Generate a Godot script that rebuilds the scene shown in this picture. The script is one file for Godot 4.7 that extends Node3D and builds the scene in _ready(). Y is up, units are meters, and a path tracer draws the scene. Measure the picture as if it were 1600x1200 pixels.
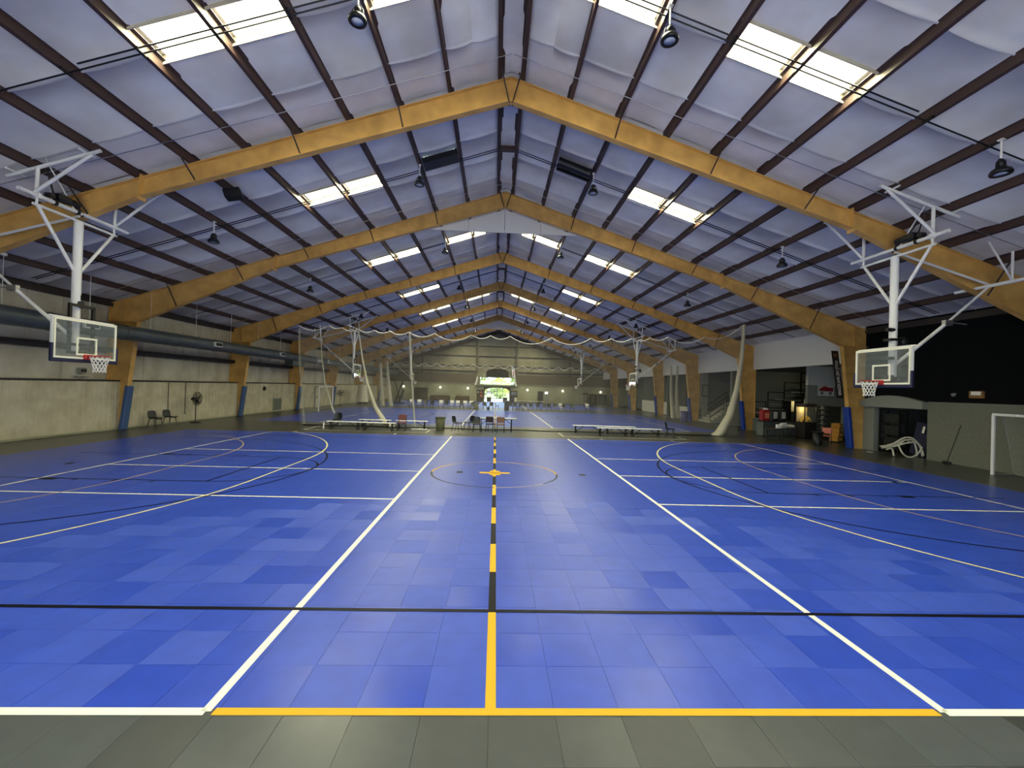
extends Node3D
# A metal-frame sports hall: blue sport-tile courts, mustard portal frames, roof lights, ceiling-hung hoops.

const XR := 0.19            # ridge line
const PITCH := 0.333        # roof rise per metre
const TOP := 11.93          # rafter top / purlin underside at the ridge
const T := 0.515            # sport tile pitch
const FZ := [-12.9, -20.5, -29.6, -37.9, -46.0, -55.2, -63.6]
const BAYS := [[4.0, -4.5], [-4.5, -12.9], [-12.9, -20.5], [-20.5, -29.6], [-29.6, -37.9], [-37.9, -46.0], [-46.0, -55.2], [-55.2, -63.6], [-63.6, -72.0]]
const SKYZ := [-0.3, -8.95, -16.15, -24.35, -33.45, -41.4, -49.9, -59.2, -67.6]
const ORD := ["nearest", "second", "third", "fourth", "fifth", "sixth", "seventh", "eighth", "ninth", "tenth", "eleventh", "twelfth"]
const PANZ := [-0.3, -9.25, -16.7, -25.1, -34.0, -42.2, -50.8, -59.4, -67.8]
var rng := RandomNumberGenerator.new()
var M := {}
var used := {}

func _ready():
	rng.seed = 7
	var cam := Camera3D.new()
	cam.name = "camera"
	cam.position = Vector3(0, 2.5255, 0)
	cam.rotation = Vector3(0.0078257, -0.0377783, 0.0303479)
	cam.fov = 84.13
	cam.near = 0.05
	cam.far = 400.0
	add_child(cam)
	cam.current = true
	var env := Environment.new()
	var sm := ProceduralSkyMaterial.new()
	sm.sky_top_color = Color(0.42, 0.6, 0.85)
	sm.sky_horizon_color = Color(0.86, 0.9, 0.93)
	sm.ground_bottom_color = Color(0.3, 0.32, 0.25)
	sm.ground_horizon_color = Color(0.7, 0.72, 0.68)
	sm.sky_energy_multiplier = 3.0
	var sky := Sky.new()
	sky.sky_material = sm
	env.background_mode = Environment.BG_SKY
	env.sky = sky
	env.ambient_light_source = Environment.AMBIENT_SOURCE_DISABLED
	env.tonemap_mode = Environment.TONE_MAPPER_LINEAR
	env.tonemap_exposure = 1.0
	env.sdfgi_enabled = true
	env.ssao_enabled = true
	env.ssil_enabled = true
	var we := WorldEnvironment.new()
	we.name = "world_environment"
	we.environment = env
	add_child(we)
	var sun := DirectionalLight3D.new()
	sun.name = "sun"
	sun.basis = Basis.looking_at(Vector3(-0.62, -0.78, -0.05))
	sun.light_energy = 12.0
	sun.light_color = Color(1, 0.95, 0.86)
	sun.light_angular_distance = 0.5
	sun.shadow_enabled = true
	add_child(sun)
	make_materials()
	build_floor()
	build_ceiling()
	build_skylights(23.0)
	build_frames()
	build_left_wall()
	build_right_wall()
	build_far_wall()
	build_near_wall()
	build_annex()
	build_hoops()
	build_high_bays()
	build_roof_services()
	build_duct()
	build_divider_nets()
	build_mid_court()
	build_left_things()
	build_right_things()
	build_far_things()
	build_outside()

# ------------------------------------------------------------------ materials
func mat(key, c: Color, rough := 0.6, metal := 0.0, spec := 0.5):
	var m := StandardMaterial3D.new()
	m.resource_name = key
	m.albedo_color = c
	m.roughness = rough
	m.metallic = metal
	m.metallic_specular = spec
	M[key] = m
	return m

func noise_tex(freq: float, lo: Color, hi: Color, size := 512, sd := 1, oct := 4) -> NoiseTexture2D:
	var n := FastNoiseLite.new()
	n.noise_type = FastNoiseLite.TYPE_SIMPLEX_SMOOTH
	n.seed = sd
	n.frequency = freq
	n.fractal_octaves = oct
	var t := NoiseTexture2D.new()
	t.width = size
	t.height = size
	t.seamless = true
	t.noise = n
	var g := Gradient.new()
	g.set_color(0, lo)
	g.set_color(1, hi)
	t.color_ramp = g
	return t

func tri(m: StandardMaterial3D, tex: Texture2D, sc: float):
	m.albedo_texture = tex
	m.uv1_triplanar = true
	m.uv1_world_triplanar = true
	m.uv1_scale = Vector3.ONE * sc
	return m

func make_materials():
	var scuff := noise_tex(0.012, Color(0.91, 0.91, 0.91), Color(1, 1, 1), 512, 3, 5)
	var stain := noise_tex(0.006, Color(0.84, 0.82, 0.78), Color(1, 1, 1), 512, 9, 4)
	for k in 5:
		var b = mat("blue_tile_%d" % k, Color(0.17, 0.285, 0.70).lightened(0.012 * k), 0.28 + 0.04 * k, 0.0, 0.45)
		tri(b, scuff, 0.45)
		var g = mat("gray_tile_%d" % k, Color(0.315, 0.33, 0.315).darkened(0.05 * k), 0.28 + 0.04 * k, 0.0, 0.45)
		tri(g, scuff, 0.45)
	for k in 3:
		var w = mat("tile_mass_%d" % k, Color.WHITE, 0.3, 0.0, 0.42)
		w.vertex_color_use_as_albedo = true
		tri(w, scuff, 0.45)
	mat("slab", Color(0.1, 0.1, 0.11), 0.9)
	mat("white_line", Color(0.92, 0.91, 0.82), 0.5)
	mat("yellow_line", Color(0.84, 0.66, 0.16), 0.6, 0.0, 0.25)
	mat("tan_line", Color(0.66, 0.58, 0.5), 0.5)
	mat("cream_line", Color(0.85, 0.81, 0.6), 0.5)
	mat("black_line", Color(0.04, 0.04, 0.07), 0.4, 0.0, 0.25)
	tri(mat("liner", Color(0.955, 0.955, 0.955), 0.4), stain, 0.15)
	mat("roof_deck", Color(0.6, 0.6, 0.6), 0.9)
	mat("purlin", Color(0.25, 0.175, 0.155), 0.55)
	tri(mat("mustard", Color(0.88, 0.70, 0.39), 0.5), stain, 0.35)
	mat("rod", Color(0.15, 0.1, 0.1), 0.5)
	mat("pad_dull", Color(0.22, 0.33, 0.5), 0.55)
	mat("pad_blue", Color(0.03, 0.2, 0.55), 0.5)
	tri(mat("cream", Color(0.80, 0.775, 0.67), 0.6), stain, 0.3)
	tri(mat("insul", Color(0.80, 0.785, 0.72), 0.65), stain, 0.2)
	mat("girt", Color(0.16, 0.13, 0.12), 0.6)
	tri(mat("cmu", Color(0.46, 0.47, 0.41), 0.75), noise_tex(0.03, Color(0.86, 0.86, 0.84), Color(1, 1, 1), 512, 12, 5), 0.6)
	mat("black_wall", Color(0.07, 0.08, 0.08), 0.95, 0.0, 0.15)
	mat("fascia", Color(0.84, 0.84, 0.83), 0.6)
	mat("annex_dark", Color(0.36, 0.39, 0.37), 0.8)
	mat("annex_light", Color(0.8, 0.8, 0.76), 0.75)
	mat("annex_gray", Color(0.52, 0.53, 0.49), 0.75)
	mat("concrete", Color(0.62, 0.62, 0.57), 0.8)
	tri(mat("far_panel", Color(0.58, 0.57, 0.48), 0.7), stain, 0.12)
	mat("far_band", Color(0.36, 0.32, 0.25), 0.7)
	tri(mat("far_low", Color(0.62, 0.63, 0.53), 0.7), stain, 0.12)
	mat("white_metal", Color(0.9, 0.9, 0.88), 0.35)
	mat("white_paint", Color(0.9, 0.9, 0.87), 0.5)
	mat("black_metal", Color(0.03, 0.03, 0.035), 0.4)
	mat("dark_metal", Color(0.09, 0.09, 0.1), 0.45, 0.3)
	mat("steel", Color(0.7, 0.7, 0.7), 0.3, 0.9)
	mat("chair_steel", Color(0.3, 0.3, 0.3), 0.35, 0.5)
	tri(mat("duct", Color(0.36, 0.4, 0.42), 0.38, 0.35), stain, 0.5)
	mat("rim_red", Color(0.72, 0.12, 0.1), 0.4)
	mat("navy", Color(0.06, 0.08, 0.22), 0.6)
	mat("cord", Color(0.9, 0.89, 0.85), 0.8)
	mat("lens", Color(0.85, 0.87, 0.9), 0.25)
	mat("shell_dark", Color(0.07, 0.09, 0.11), 0.45)
	mat("shell_white", Color(0.9, 0.89, 0.84), 0.45)
	mat("vinyl_red", Color(0.42, 0.2, 0.15), 0.5)
	mat("vinyl_tan", Color(0.5, 0.36, 0.27), 0.5)
	mat("vinyl_brown", Color(0.24, 0.19, 0.17), 0.5)
	mat("salmon", Color(0.75, 0.42, 0.33), 0.55)
	mat("leg_dark", Color(0.1, 0.07, 0.06), 0.4)
	mat("bench_top", Color(0.92, 0.92, 0.88), 0.35)
	mat("table_top", Color(0.74, 0.76, 0.72), 0.22)
	mat("table_edge", Color(0.08, 0.09, 0.08), 0.5)
	mat("olive", Color(0.3, 0.31, 0.2), 0.55)
	mat("purple", Color(0.2, 0.16, 0.42), 0.5)
	mat("black_plastic", Color(0.04, 0.045, 0.045), 0.5)
	mat("charcoal", Color(0.12, 0.12, 0.11), 0.7)
	mat("brown_sofa", Color(0.3, 0.23, 0.17), 0.8)
	mat("dark_brown", Color(0.2, 0.16, 0.1), 0.6)
	mat("cardboard", Color(0.52, 0.37, 0.2), 0.8)
	mat("yellow_box", Color(0.72, 0.5, 0.16), 0.7)
	mat("popcorn", Color(0.95, 0.8, 0.35), 0.8)
	mat("red", Color(0.6, 0.06, 0.08), 0.45)
	mat("poster_white", Color(0.85, 0.84, 0.82), 0.6)
	mat("wheel_gray", Color(0.35, 0.36, 0.34), 0.6)
	mat("flag_white", Color(0.88, 0.9, 0.92), 0.7)
	mat("flag_blue", Color(0.2, 0.42, 0.66), 0.7)
	mat("sun_fabric", Color(0.86, 0.84, 0.76), 0.85)
	mat("leaf", Color(0.52, 0.6, 0.18), 0.7)
	mat("leaf_light", Color(0.74, 0.78, 0.32), 0.7)
	mat("bark", Color(0.25, 0.18, 0.12), 0.8)
	tri(mat("lawn", Color(0.42, 0.5, 0.22), 0.9), stain, 0.3)
	mat("paving", Color(0.86, 0.85, 0.82), 0.85)
	var p = mat("glass", Color(0.75, 0.8, 0.78, 0.1), 0.02)
	p.transparency = BaseMaterial3D.TRANSPARENCY_ALPHA
	var sg = mat("smoked_glass", Color(0.05, 0.055, 0.05), 0.08)
	sg.metallic_specular = 0.6
	var n = mat("netting", Color(0.78, 0.77, 0.7, 0.12), 0.9)
	n.transparency = BaseMaterial3D.TRANSPARENCY_ALPHA
	var nb = mat("net_fold", Color(0.84, 0.82, 0.72, 0.72), 0.9)
	nb.transparency = BaseMaterial3D.TRANSPARENCY_ALPHA
	var nf = mat("net_fold_thin", Color(0.84, 0.83, 0.76, 0.4), 0.9)
	nf.transparency = BaseMaterial3D.TRANSPARENCY_ALPHA
	var nff = mat("net_fold_faint", Color(0.84, 0.83, 0.76, 0.16), 0.9)
	nff.transparency = BaseMaterial3D.TRANSPARENCY_ALPHA
	var s = mat("skylight", Color(0.95, 0.93, 0.85), 0.5)
	s.emission_enabled = true
	s.emission = Color(1.0, 0.95, 0.82)
	s.emission_energy_multiplier = 4.0
	var o = mat("lit_globe", Color(0.95, 0.95, 0.92), 0.4)
	o.emission_enabled = true
	o.emission = Color(1, 0.98, 0.9)
	o.emission_energy_multiplier = 1.6
	var ps = mat("lit_popcorn", Color(0.95, 0.8, 0.3), 0.8)
	ps.emission_enabled = true
	ps.emission = Color(1, 0.85, 0.3)
	ps.emission_energy_multiplier = 0.35
	var vs = mat("vent_slot", Color(0.9, 0.95, 0.92), 0.5)
	vs.emission_enabled = true
	vs.emission = Color(0.9, 1, 0.97)
	vs.emission_energy_multiplier = 0.8

# ------------------------------------------------------------------ mesh helpers
func mb() -> SurfaceTool:
	var st := SurfaceTool.new()
	st.begin(Mesh.PRIMITIVE_TRIANGLES)
	return st

func tri3(st: SurfaceTool, a: Vector3, b: Vector3, c: Vector3):
	st.add_vertex(a)
	st.add_vertex(b)
	st.add_vertex(c)

func quad(st: SurfaceTool, a: Vector3, b: Vector3, c: Vector3, d: Vector3):   # clockwise seen from the front
	tri3(st, a, b, c)
	tri3(st, a, c, d)

func flat(st: SurfaceTool):
	st.set_smooth_group(-1)

func box(st: SurfaceTool, c: Vector3, s: Vector3, b := Basis.IDENTITY):
	flat(st)
	var x := b.x * s.x * 0.5
	var y := b.y * s.y * 0.5
	var z := b.z * s.z * 0.5
	for f in [[x, y, z], [y, z, x], [z, x, y]]:
		var u: Vector3 = f[0]
		var v: Vector3 = f[1]
		var n: Vector3 = f[2]
		quad(st, c + n - u - v, c + n - u + v, c + n + u + v, c + n + u - v)
		quad(st, c - n - u - v, c - n + u - v, c - n + u + v, c - n - u + v)

func bbox(st: SurfaceTool, c: Vector3, s: Vector3, e := 0.01, b := Basis.IDENTITY):   # box with chamfered edges
	flat(st)
	var h := s * 0.5
	e = minf(e, minf(h.x, minf(h.y, h.z)) * 0.9)
	var ax := [b.x, b.y, b.z]
	var hh := [h.x, h.y, h.z]
	for i in 3:
		var j := (i + 1) % 3
		var k := (i + 2) % 3
		for sg in [-1.0, 1.0]:
			var n: Vector3 = ax[i] * hh[i] * sg
			var u: Vector3 = ax[j] * (hh[j] - e) * sg
			var v: Vector3 = ax[k] * (hh[k] - e)
			quad(st, c + n - u - v, c + n - u + v, c + n + u + v, c + n + u - v)
	for i in 3:
		var j := (i + 1) % 3
		var k := (i + 2) % 3
		for sj in [-1.0, 1.0]:
			for sk in [-1.0, 1.0]:
				var along: Vector3 = ax[i] * (hh[i] - e)
				var p1: Vector3 = c + ax[j] * hh[j] * sj + ax[k] * (hh[k] - e) * sk
				var p2: Vector3 = c + ax[j] * (hh[j] - e) * sj + ax[k] * hh[k] * sk
				if sj * sk > 0:
					quad(st, p1 - along, p2 - along, p2 + along, p1 + along)
				else:
					quad(st, p1 + along, p2 + along, p2 - along, p1 - along)
	for sx in [-1.0, 1.0]:
		for sy in [-1.0, 1.0]:
			for sz in [-1.0, 1.0]:
				var q := func(ex: float, ey: float, ez: float) -> Vector3: return c + b.x * (h.x - ex) * sx + b.y * (h.y - ey) * sy + b.z * (h.z - ez) * sz
				var p1: Vector3 = q.call(0.0, e, e)
				var p2: Vector3 = q.call(e, 0.0, e)
				var p3: Vector3 = q.call(e, e, 0.0)
				if sx * sy * sz > 0:
					tri3(st, p1, p3, p2)
				else:
					tri3(st, p1, p2, p3)

func frame_of(d: Vector3) -> Basis:
	var z := d.normalized()
	var u := Vector3.UP if absf(z.y) < 0.95 else Vector3.RIGHT
	var x := u.cross(z).normalized()
	return Basis(x, z.cross(x), z)

func tube(st: SurfaceTool, a: Vector3, b: Vector3, r: float, n := 8, r2 := -1.0, caps := true):
	if r2 < 0:
		r2 = r
	var f := frame_of(b - a)
	var pa := []
	var pb := []
	for i in n:
		var w := TAU * i / n
		var o := f.x * cos(w) + f.y * sin(w)
		pa.append(a + o * r)
		pb.append(b + o * r2)
	st.set_smooth_group(1 if n > 4 else -1)
	for i in n:
		var j := (i + 1) % n
		quad(st, pa[i], pb[i], pb[j], pa[j])
	if caps:
		flat(st)
		for i in range(1, n - 1):
			tri3(st, pa[0], pa[i], pa[i + 1])
			tri3(st, pb[0], pb[i + 1], pb[i])

func path(st: SurfaceTool, pts: Array, r, n := 6, closed := false):
	var rings := []
	var m := pts.size()
	for k in m:
		var d: Vector3
		if closed:
			d = pts[(k + 1) % m] - pts[(k - 1 + m) % m]
		else:
			d = pts[mini(k + 1, m - 1)] - pts[maxi(k - 1, 0)]
		var f := frame_of(d)
		var rr: float = r[k] if r is Array else r
		var ring := []
		for i in n:
			var w := TAU * i / n
			ring.append(pts[k] + (f.x * cos(w) + f.y * sin(w)) * rr)
		rings.append(ring)
	st.set_smooth_group(1)
	for k in (m if closed else m - 1):
		var p: Array = rings[k]
		var q: Array = rings[(k + 1) % m]
		for i in n:
			var j := (i + 1) % n
			quad(st, p[i], q[i], q[j], p[j])

func lathe(st: SurfaceTool, prof: Array, c: Vector3, n := 16, b := Basis.IDENTITY):   # profile [r, y] from the bottom up; the outside
	st.set_smooth_group(1)
	for k in prof.size() - 1:
		if prof[k].size() > 2:
			st.set_smooth_group(prof[k][2])
		for i in n:
			var w1 := TAU * i / n
			var w2 := TAU * (i + 1) / n
			var f := func(p, w: float) -> Vector3: return c + b * Vector3(cos(w) * p[0], p[1], sin(w) * p[0])
			var p1: Vector3 = f.call(prof[k], w1)
			var p2: Vector3 = f.call(prof[k + 1], w1)
			var p3: Vector3 = f.call(prof[k + 1], w2)
			var p4: Vector3 = f.call(prof[k], w2)
			if prof[k][0] > 1e-5:
				tri3(st, p1, p3, p4)
			if prof[k + 1][0] > 1e-5:
				tri3(st, p1, p2, p3)

func prism(st: SurfaceTool, poly: Array, o: Vector3, ux: Vector3, uy: Vector3, depth: float):   # polygon extruded by depth along ux x uy
	flat(st)
	var pk := PackedVector2Array(poly)
	var area := 0.0
	for i in pk.size():
		area += pk[i].cross(pk[(i + 1) % pk.size()])
	if area < 0:
		pk.reverse()
	var n := ux.cross(uy).normalized() * depth
	var idx := Geometry2D.triangulate_polygon(pk)
	var P := func(v: Vector2) -> Vector3: return o + ux * v.x + uy * v.y
	for t in range(0, idx.size(), 3):
		var a := pk[idx[t]]
		var b := pk[idx[t + 1]]
		var c := pk[idx[t + 2]]
		if (b - a).cross(c - a) < 0:
			var sw := b
			b = c
			c = sw
		tri3(st, P.call(a), P.call(b), P.call(c))
		tri3(st, P.call(a) + n, P.call(c) + n, P.call(b) + n)
	for i in pk.size():
		var a: Vector3 = P.call(pk[i])
		var b: Vector3 = P.call(pk[(i + 1) % pk.size()])
		quad(st, a, a + n, b + n, b)

func sheet(st: SurfaceTool, rows: Array, smooth := 1):   # grid of points, rows of equal length
	st.set_smooth_group(smooth)
	for r in rows.size() - 1:
		for c in rows[r].size() - 1:
			quad(st, rows[r][c], rows[r][c + 1], rows[r + 1][c + 1], rows[r + 1][c])

func ribbon(st: SurfaceTool, pts: Array, w: float, y := 0.0025):   # painted line on the floor, pts of (x, z)
	flat(st)
	var m := pts.size()
	var lf := []
	var rt := []
	for k in m:
		var d: Vector2 = (pts[mini(k + 1, m - 1)] - pts[maxi(k - 1, 0)]).normalized()
		var o := Vector2(-d.y, d.x) * w * 0.5
		var a: Vector2 = pts[k] + o
		var b: Vector2 = pts[k] - o
		lf.append(Vector3(a.x, y, a.y))
		rt.append(Vector3(b.x, y, b.y))
	for k in m - 1:
		quad(st, rt[k], rt[k + 1], lf[k + 1], lf[k])

func mesh_of(st: SurfaceTool) -> ArrayMesh:
	st.generate_normals()
	return st.commit()

# ------------------------------------------------------------------ scene helpers
func numbered(called: String) -> String:
	if not used.has(called):
		used[called] = 0
		return called
	used[called] += 1
	return "%s_%03d" % [called, used[called]]

func meta(o: Node, label := "", category := "", group := "", kind := ""):
	if label != "":
		o.set_meta("label", label)
	if category != "":
		o.set_meta("category", category)
	if group != "":
		o.set_meta("group", group)
	if kind != "":
		o.set_meta("kind", kind)
	return o

func thing(called: String, label: String, category: String, at := Vector3.ZERO, turn := 0.0, group := "", kind := "") -> Node3D:
	var o := Node3D.new()
	o.name = numbered(called)
	add_child(o)
	o.position = at
	o.rotation.y = turn
	return meta(o, label, category, group, kind)

func part(parent: Node, called: String, st, m, label := "", kind := "") -> MeshInstance3D:
	var o := MeshInstance3D.new()
	o.name = called
	o.mesh = mesh_of(st) if st is SurfaceTool else st
	o.material_override = M[m] if m is String else m
	o.cast_shadow = GeometryInstance3D.SHADOW_CASTING_SETTING_ON
	parent.add_child(o, true)
	return meta(o, label, "", "", kind)

func solo(called: String, st, m, label: String, category: String, at := Vector3.ZERO, group := "", kind := "") -> MeshInstance3D:
	var o := part(self, numbered(called), st, m)
	o.position = at
	meta(o, label, category, group, kind)
	return o

func dup(src: Node3D, at: Vector3, turn: float, label: String, group := "") -> Node3D:
	var c: Node3D = src.duplicate()
	var stem := String(src.name)
	var re := RegEx.create_from_string("_[0-9]{3}$")
	stem = re.sub(stem, "")
	c.name = numbered(stem)
	add_child(c)
	c.position = at
	c.rotation = Vector3(0, turn, 0)
	c.set_meta("label", label)
	if group != "":
		c.set_meta("group", group)
	return c

func rx(side: float, d: float) -> float:
	return XR + side * d

func ry(d: float) -> float:       # rafter top / purlin underside
	return TOP - PITCH * d

func arc(c: Vector2, r: float, a0: float, a1: float, n := 24) -> Array:
	var out := []
	for i in n + 1:
		var w := lerpf(a0, a1, float(i) / n)
		out.append(c + Vector2(cos(w), sin(w)) * r)
	return out

func ln(x0: float, z0: float, x1: float, z1: float) -> Array:
	return [Vector2(x0, z0), Vector2(x1, z1)]

# ------------------------------------------------------------------ floor
func is_blue(i: int, j: int) -> bool:
	if i < -29 or i > 28:
		return false
	return (j >= 0 and j < 35) or (j >= 46 and j < 81) or (j >= 92 and j < 127)

func tile_mesh(sd: int, dome := 0.0104) -> ArrayMesh:
	var r := RandomNumberGenerator.new()
	r.seed = sd
	var st := mb()
	var h := T * 0.5 - 0.0012
	var cx := r.randf_range(-0.12, 0.12)
	var cz := r.randf_range(-0.12, 0.12)
	var rows := []
	for a in 4:
		var row := []
		for b in 4:
			var x := lerpf(-h, h, b / 3.0)
			var z := lerpf(-h, h, a / 3.0)
			row.append(Vector3(x, -dome * ((x - cx) * (x - cx) + (z - cz) * (z - cz)), z))
		rows.append(row)
	sheet(st, rows, 1)
	flat(st)
	var e := [rows[0][0], rows[0][3], rows[3][3], rows[3][0]]
	for k in 4:
		var p: Vector3 = e[k]
		var q: Vector3 = e[(k + 1) % 4]
		var dn := Vector3(0, -0.014, 0)
		quad(st, q, p, p + dn, q + dn)
	return mesh_of(st)

func build_floor():
	var fl := thing("floor", "hall floor of blue and gray interlocking sport tiles with court lines", "floor", Vector3.ZERO, 0, "", "structure")
	var st := mb()
	box(st, Vector3(4, -0.115, -34), Vector3(46, 0.2, 77))
	part(fl, "subfloor", st, "slab")
	var meshes := []
	for k in 5:
		meshes.append(tile_mesh(40 + k))
	var list := []
	for j in range(-14, 134):
		for i in range(-34, 36):
			var c := Vector3(0.02 + T * (i + 0.5), 0, -3.355 - T * (j + 0.5))
			var seen := c.z < -1.9 and absf(c.x + 0.035 * c.z) < 1.24 * (-c.z) + 0.3
			list.append([c.length() if seen else c.length() + 500.0, i, j, c])
	list.sort_custom(func(a, b): return a[0] < b[0])
	var mass := [[], [], []]
	for n in list.size():
		var e: Array = list[n]
		var c: Vector3 = e[3]
		var blue := is_blue(e[1], e[2])
		var tilt := Basis.from_euler(Vector3(rng.randf_range(-1, 1) * (0.0016 if n < 400 else 0.0002), (randi_from(4)) * PI / 2, rng.randf_range(-1, 1) * (0.0016 if n < 400 else 0.0002)))
		var xf := Transform3D(tilt, c)
		if n < 300:
			var v := randi_from(5)
			var o := part(fl, "floor_tile", meshes[randi_from(5)], ("blue_tile_%d" if blue else "gray_tile_%d") % v)
			o.transform = xf
		else:
			var base := Color(0.17, 0.285, 0.70) if blue else Color(0.25, 0.26, 0.235)
			var k := rng.randf_range(-0.02, 0.02)
			base = base.lightened(k) if k > 0 else base.darkened(-k)
			mass[randi_from(3)].append([xf, base])
	for k in 3:
		var mm := MultiMesh.new()
		mm.transform_format = MultiMesh.TRANSFORM_3D
		mm.use_colors = true
		mm.mesh = tile_mesh(60 + k, 0.0012)
		mm.instance_count = mass[k].size()
		for n in mass[k].size():
			mm.set_instance_transform(n, mass[k][n][0])
			var cc: Color = mass[k][n][1]
			mm.set_instance_color(n, cc.srgb_to_linear())
		var mi := MultiMeshInstance3D.new()
		mi.name = "floor_tile_field"
		mi.multimesh = mm
		mi.material_override = M["tile_mass_%d" % k]
		meta(mi, "", "", "", "stuff")
		fl.add_child(mi, true)
	court_lines(fl)

func randi_from(n: int) -> int:
	return rng.randi() % n

func line(fl: Node, called: String, m: String, pts: Array, w := 0.06, y := 0.0025):
	var st := mb()
	ribbon(st, pts, w, y)
	part(fl, called, st, m)

func court_lines(fl: Node):
	for z0 in [-3.355, -27.05, -50.7]:
		var z1: float = z0 - 35 * T
		var zc: float = (z0 + z1) / 2 - 0.14
		var near: bool = z0 > -5
		for s in [[-2.12, -10.92], [3.71, 12.62]]:
			line(fl, "sideline", "white_line", ln(s[0], z0 + 0.03, s[0], -21.33 if near else z1), 0.075)
			line(fl, "sideline", "white_line", ln(s[1], z0 + 0.03, s[1], z1), 0.06)
			line(fl, "end_line", "white_line", ln(s[0], z0 + 0.03, s[1] * (1.6 if near else 1.0), z0 + 0.03), 0.075)
			line(fl, "end_line", "tan_line", ln(s[0], z1, s[1], z1), 0.06)
			for dz in [3.08, 0.0, -3.02]:
				if near and dz < 0 or not near or true:
					line(fl, "attack_line", "white_line", ln(s[0], zc + dz, s[1] if dz < 1 else s[1] + 0.0, zc + dz), 0.06)
		line(fl, "end_line", "yellow_line", ln(-2.06, z0 + 0.03, 3.65, z0 + 0.03), 0.075)
		line(fl, "end_line", "tan_line", ln(-2.1, z1, 3.7, z1), 0.05)
		# basketball sidelines, lanes, arcs
		line(fl, "basketball_sideline", "black_line", ln(-14.4, z0 - 1.46, 14.4, z0 - 1.46), 0.06, 0.003)
		line(fl, "basketball_sideline", "black_line", ln(-14.4, z1 + 1.46, 14.4, z1 + 1.46), 0.06, 0.003)
		for s in [-1.0, 1.0]:
			line(fl, "three_point_line", "black_line", ([Vector2(0.04 + s * 13.6, zc + 6.02)] if true else []) + arc(Vector2(0.04 + s * 11.3, zc), 6.02, PI / 2 if s < 0 else PI / 2, -PI / 2 if s < 0 else 3 * PI / 2, 40) + [Vector2(0.04 + s * 13.6, zc - 6.02)], 0.055, 0.003)
			var key: float = 0.04 + s * 7.05
			line(fl, "free_throw_circle", "black_line", arc(Vector2(key, zc), 1.8, PI / 2, -PI / 2 if s < 0 else 3 * PI / 2, 24), 0.055, 0.0028)
			line(fl, "free_throw_line", "black_line", ln(key, zc + 1.8, key, zc - 1.8), 0.06, 0.0028)
			for e in [-1.0, 1.0]:
				line(fl, "lane_line", "black_line", ln(key, zc + 1.8 * e, 0.04 + s * 13.4, zc + 1.8 * e), 0.05, 0.0028)
				for mk in [1.2, 2.1, 3.0]:
					line(fl, "lane_mark", "black_line", ln(key + s * mk, zc + 1.8 * e, key + s * mk, zc + 2.0 * e), 0.06, 0.0028)
				line(fl, "lane_block", "black_line", ln(0.04 + s * 10.5, zc + 1.86 * e, 0.04 + s * 10.85, zc + 1.86 * e), 0.22, 0.0029)
			# nine metre and six metre arcs with straight middles
			for g in [[6.07, 9.0, "cream_line", 0.055], [9.0, 6.0, "tan_line", 0.05]]:
				var bx: float = 0.03 + s * (g[0] + g[1])
				var r: float = g[1]
				var sw: float = asin(minf(1.0, 7.35 / r)) if r > 8 else PI / 2
				var c1 := Vector2(bx, zc + 1.5)
				var c2 := Vector2(bx, zc - 1.5)
				var inner := 0.0 if s < 0 else PI
				var pts := arc(c1, r, inner + sw * (1.0 if s < 0 else -1.0), inner, 30) + arc(c2, r, inner, inner - sw * (1.0 if s < 0 else -1.0), 30)
				line(fl, "goal_area_line" if r < 8 else "free_throw_arc", g[2] if near or r < 8 else "tan_line", pts, g[3], 0.0034)
			line(fl, "court_edge_line", "tan_line", ln(0.02 + s * 14.94, z0, 0.02 + s * 14.94, z1), 0.03)
		# centre line of alternating tiles
		var z: float = z0
		var step := 0
		while z > z1 + 0.1:
			var w := T * (2.8 if step == 0 else 2.0)
			var zn := maxf(z - w, z1)
			line(fl, "center_line", "yellow_line" if step % 2 == 0 else "black_line", ln(0.035, z, 0.035, zn), 0.085, 0.0026)
			z = zn
			step += 1
		var cols := ["yellow_line", "yellow_line", "black_line", "tan_line", "black_line", "black_line", "yellow_line", "tan_line"]
		for k in 8:
			line(fl, "center_circle", cols[k], arc(Vector2(0.04, zc), 1.82, -PI / 2 + TAU * k / 8, -PI / 2 + TAU * (k + 1) / 8, 8) if true else [], 0.055, 0.0028)
		line(fl, "center_mark", "yellow_line", ln(-0.1, zc, 0.2, zc), 0.62, 0.0036)
		line(fl, "center_mark", "yellow_line", ln(-0.4, zc, 0.48, zc), 0.2, 0.0036)
		for q in [[-0.98, 0.0], [2.63, 0.0], [-11.97, 0.0], [12.2, 0.0]]:
			line(fl, "floor_spot", "black_line", ln(q[0] - 0.09, zc + q[1], q[0] + 0.09, zc + q[1]), 0.26, 0.0028)
	# bench boxes on the gray strip between the first two courts
	line(fl, "bench_box_line", "white_line", ln(-9.93, -22.6, -9.93, -27.0), 0.06)
	line(fl, "bench_box_line", "white_line", ln(-9.93, -22.6, -3.6, -22.6), 0.06)
	line(fl, "bench_box_line", "white_line", ln(-3.6, -22.6, -3.6, -24.0), 0.06)
	line(fl, "bench_box_line", "white_line", ln(3.66, -22.4, 3.66, -24.2), 0.06)
	line(fl, "bench_box_line", "white_line", ln(3.66, -22.5, 10.3, -22.5), 0.06)
	line(fl, "bench_box_line", "white_line", ln(10.3, -22.5, 10.3, -23.6), 0.06)
	for x in [-9.9, -5.0, 5.5, 9.2]:
		line(fl, "bench_box_line", "white_line", ln(x, -21.45, x, -21.85), 0.06)

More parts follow.
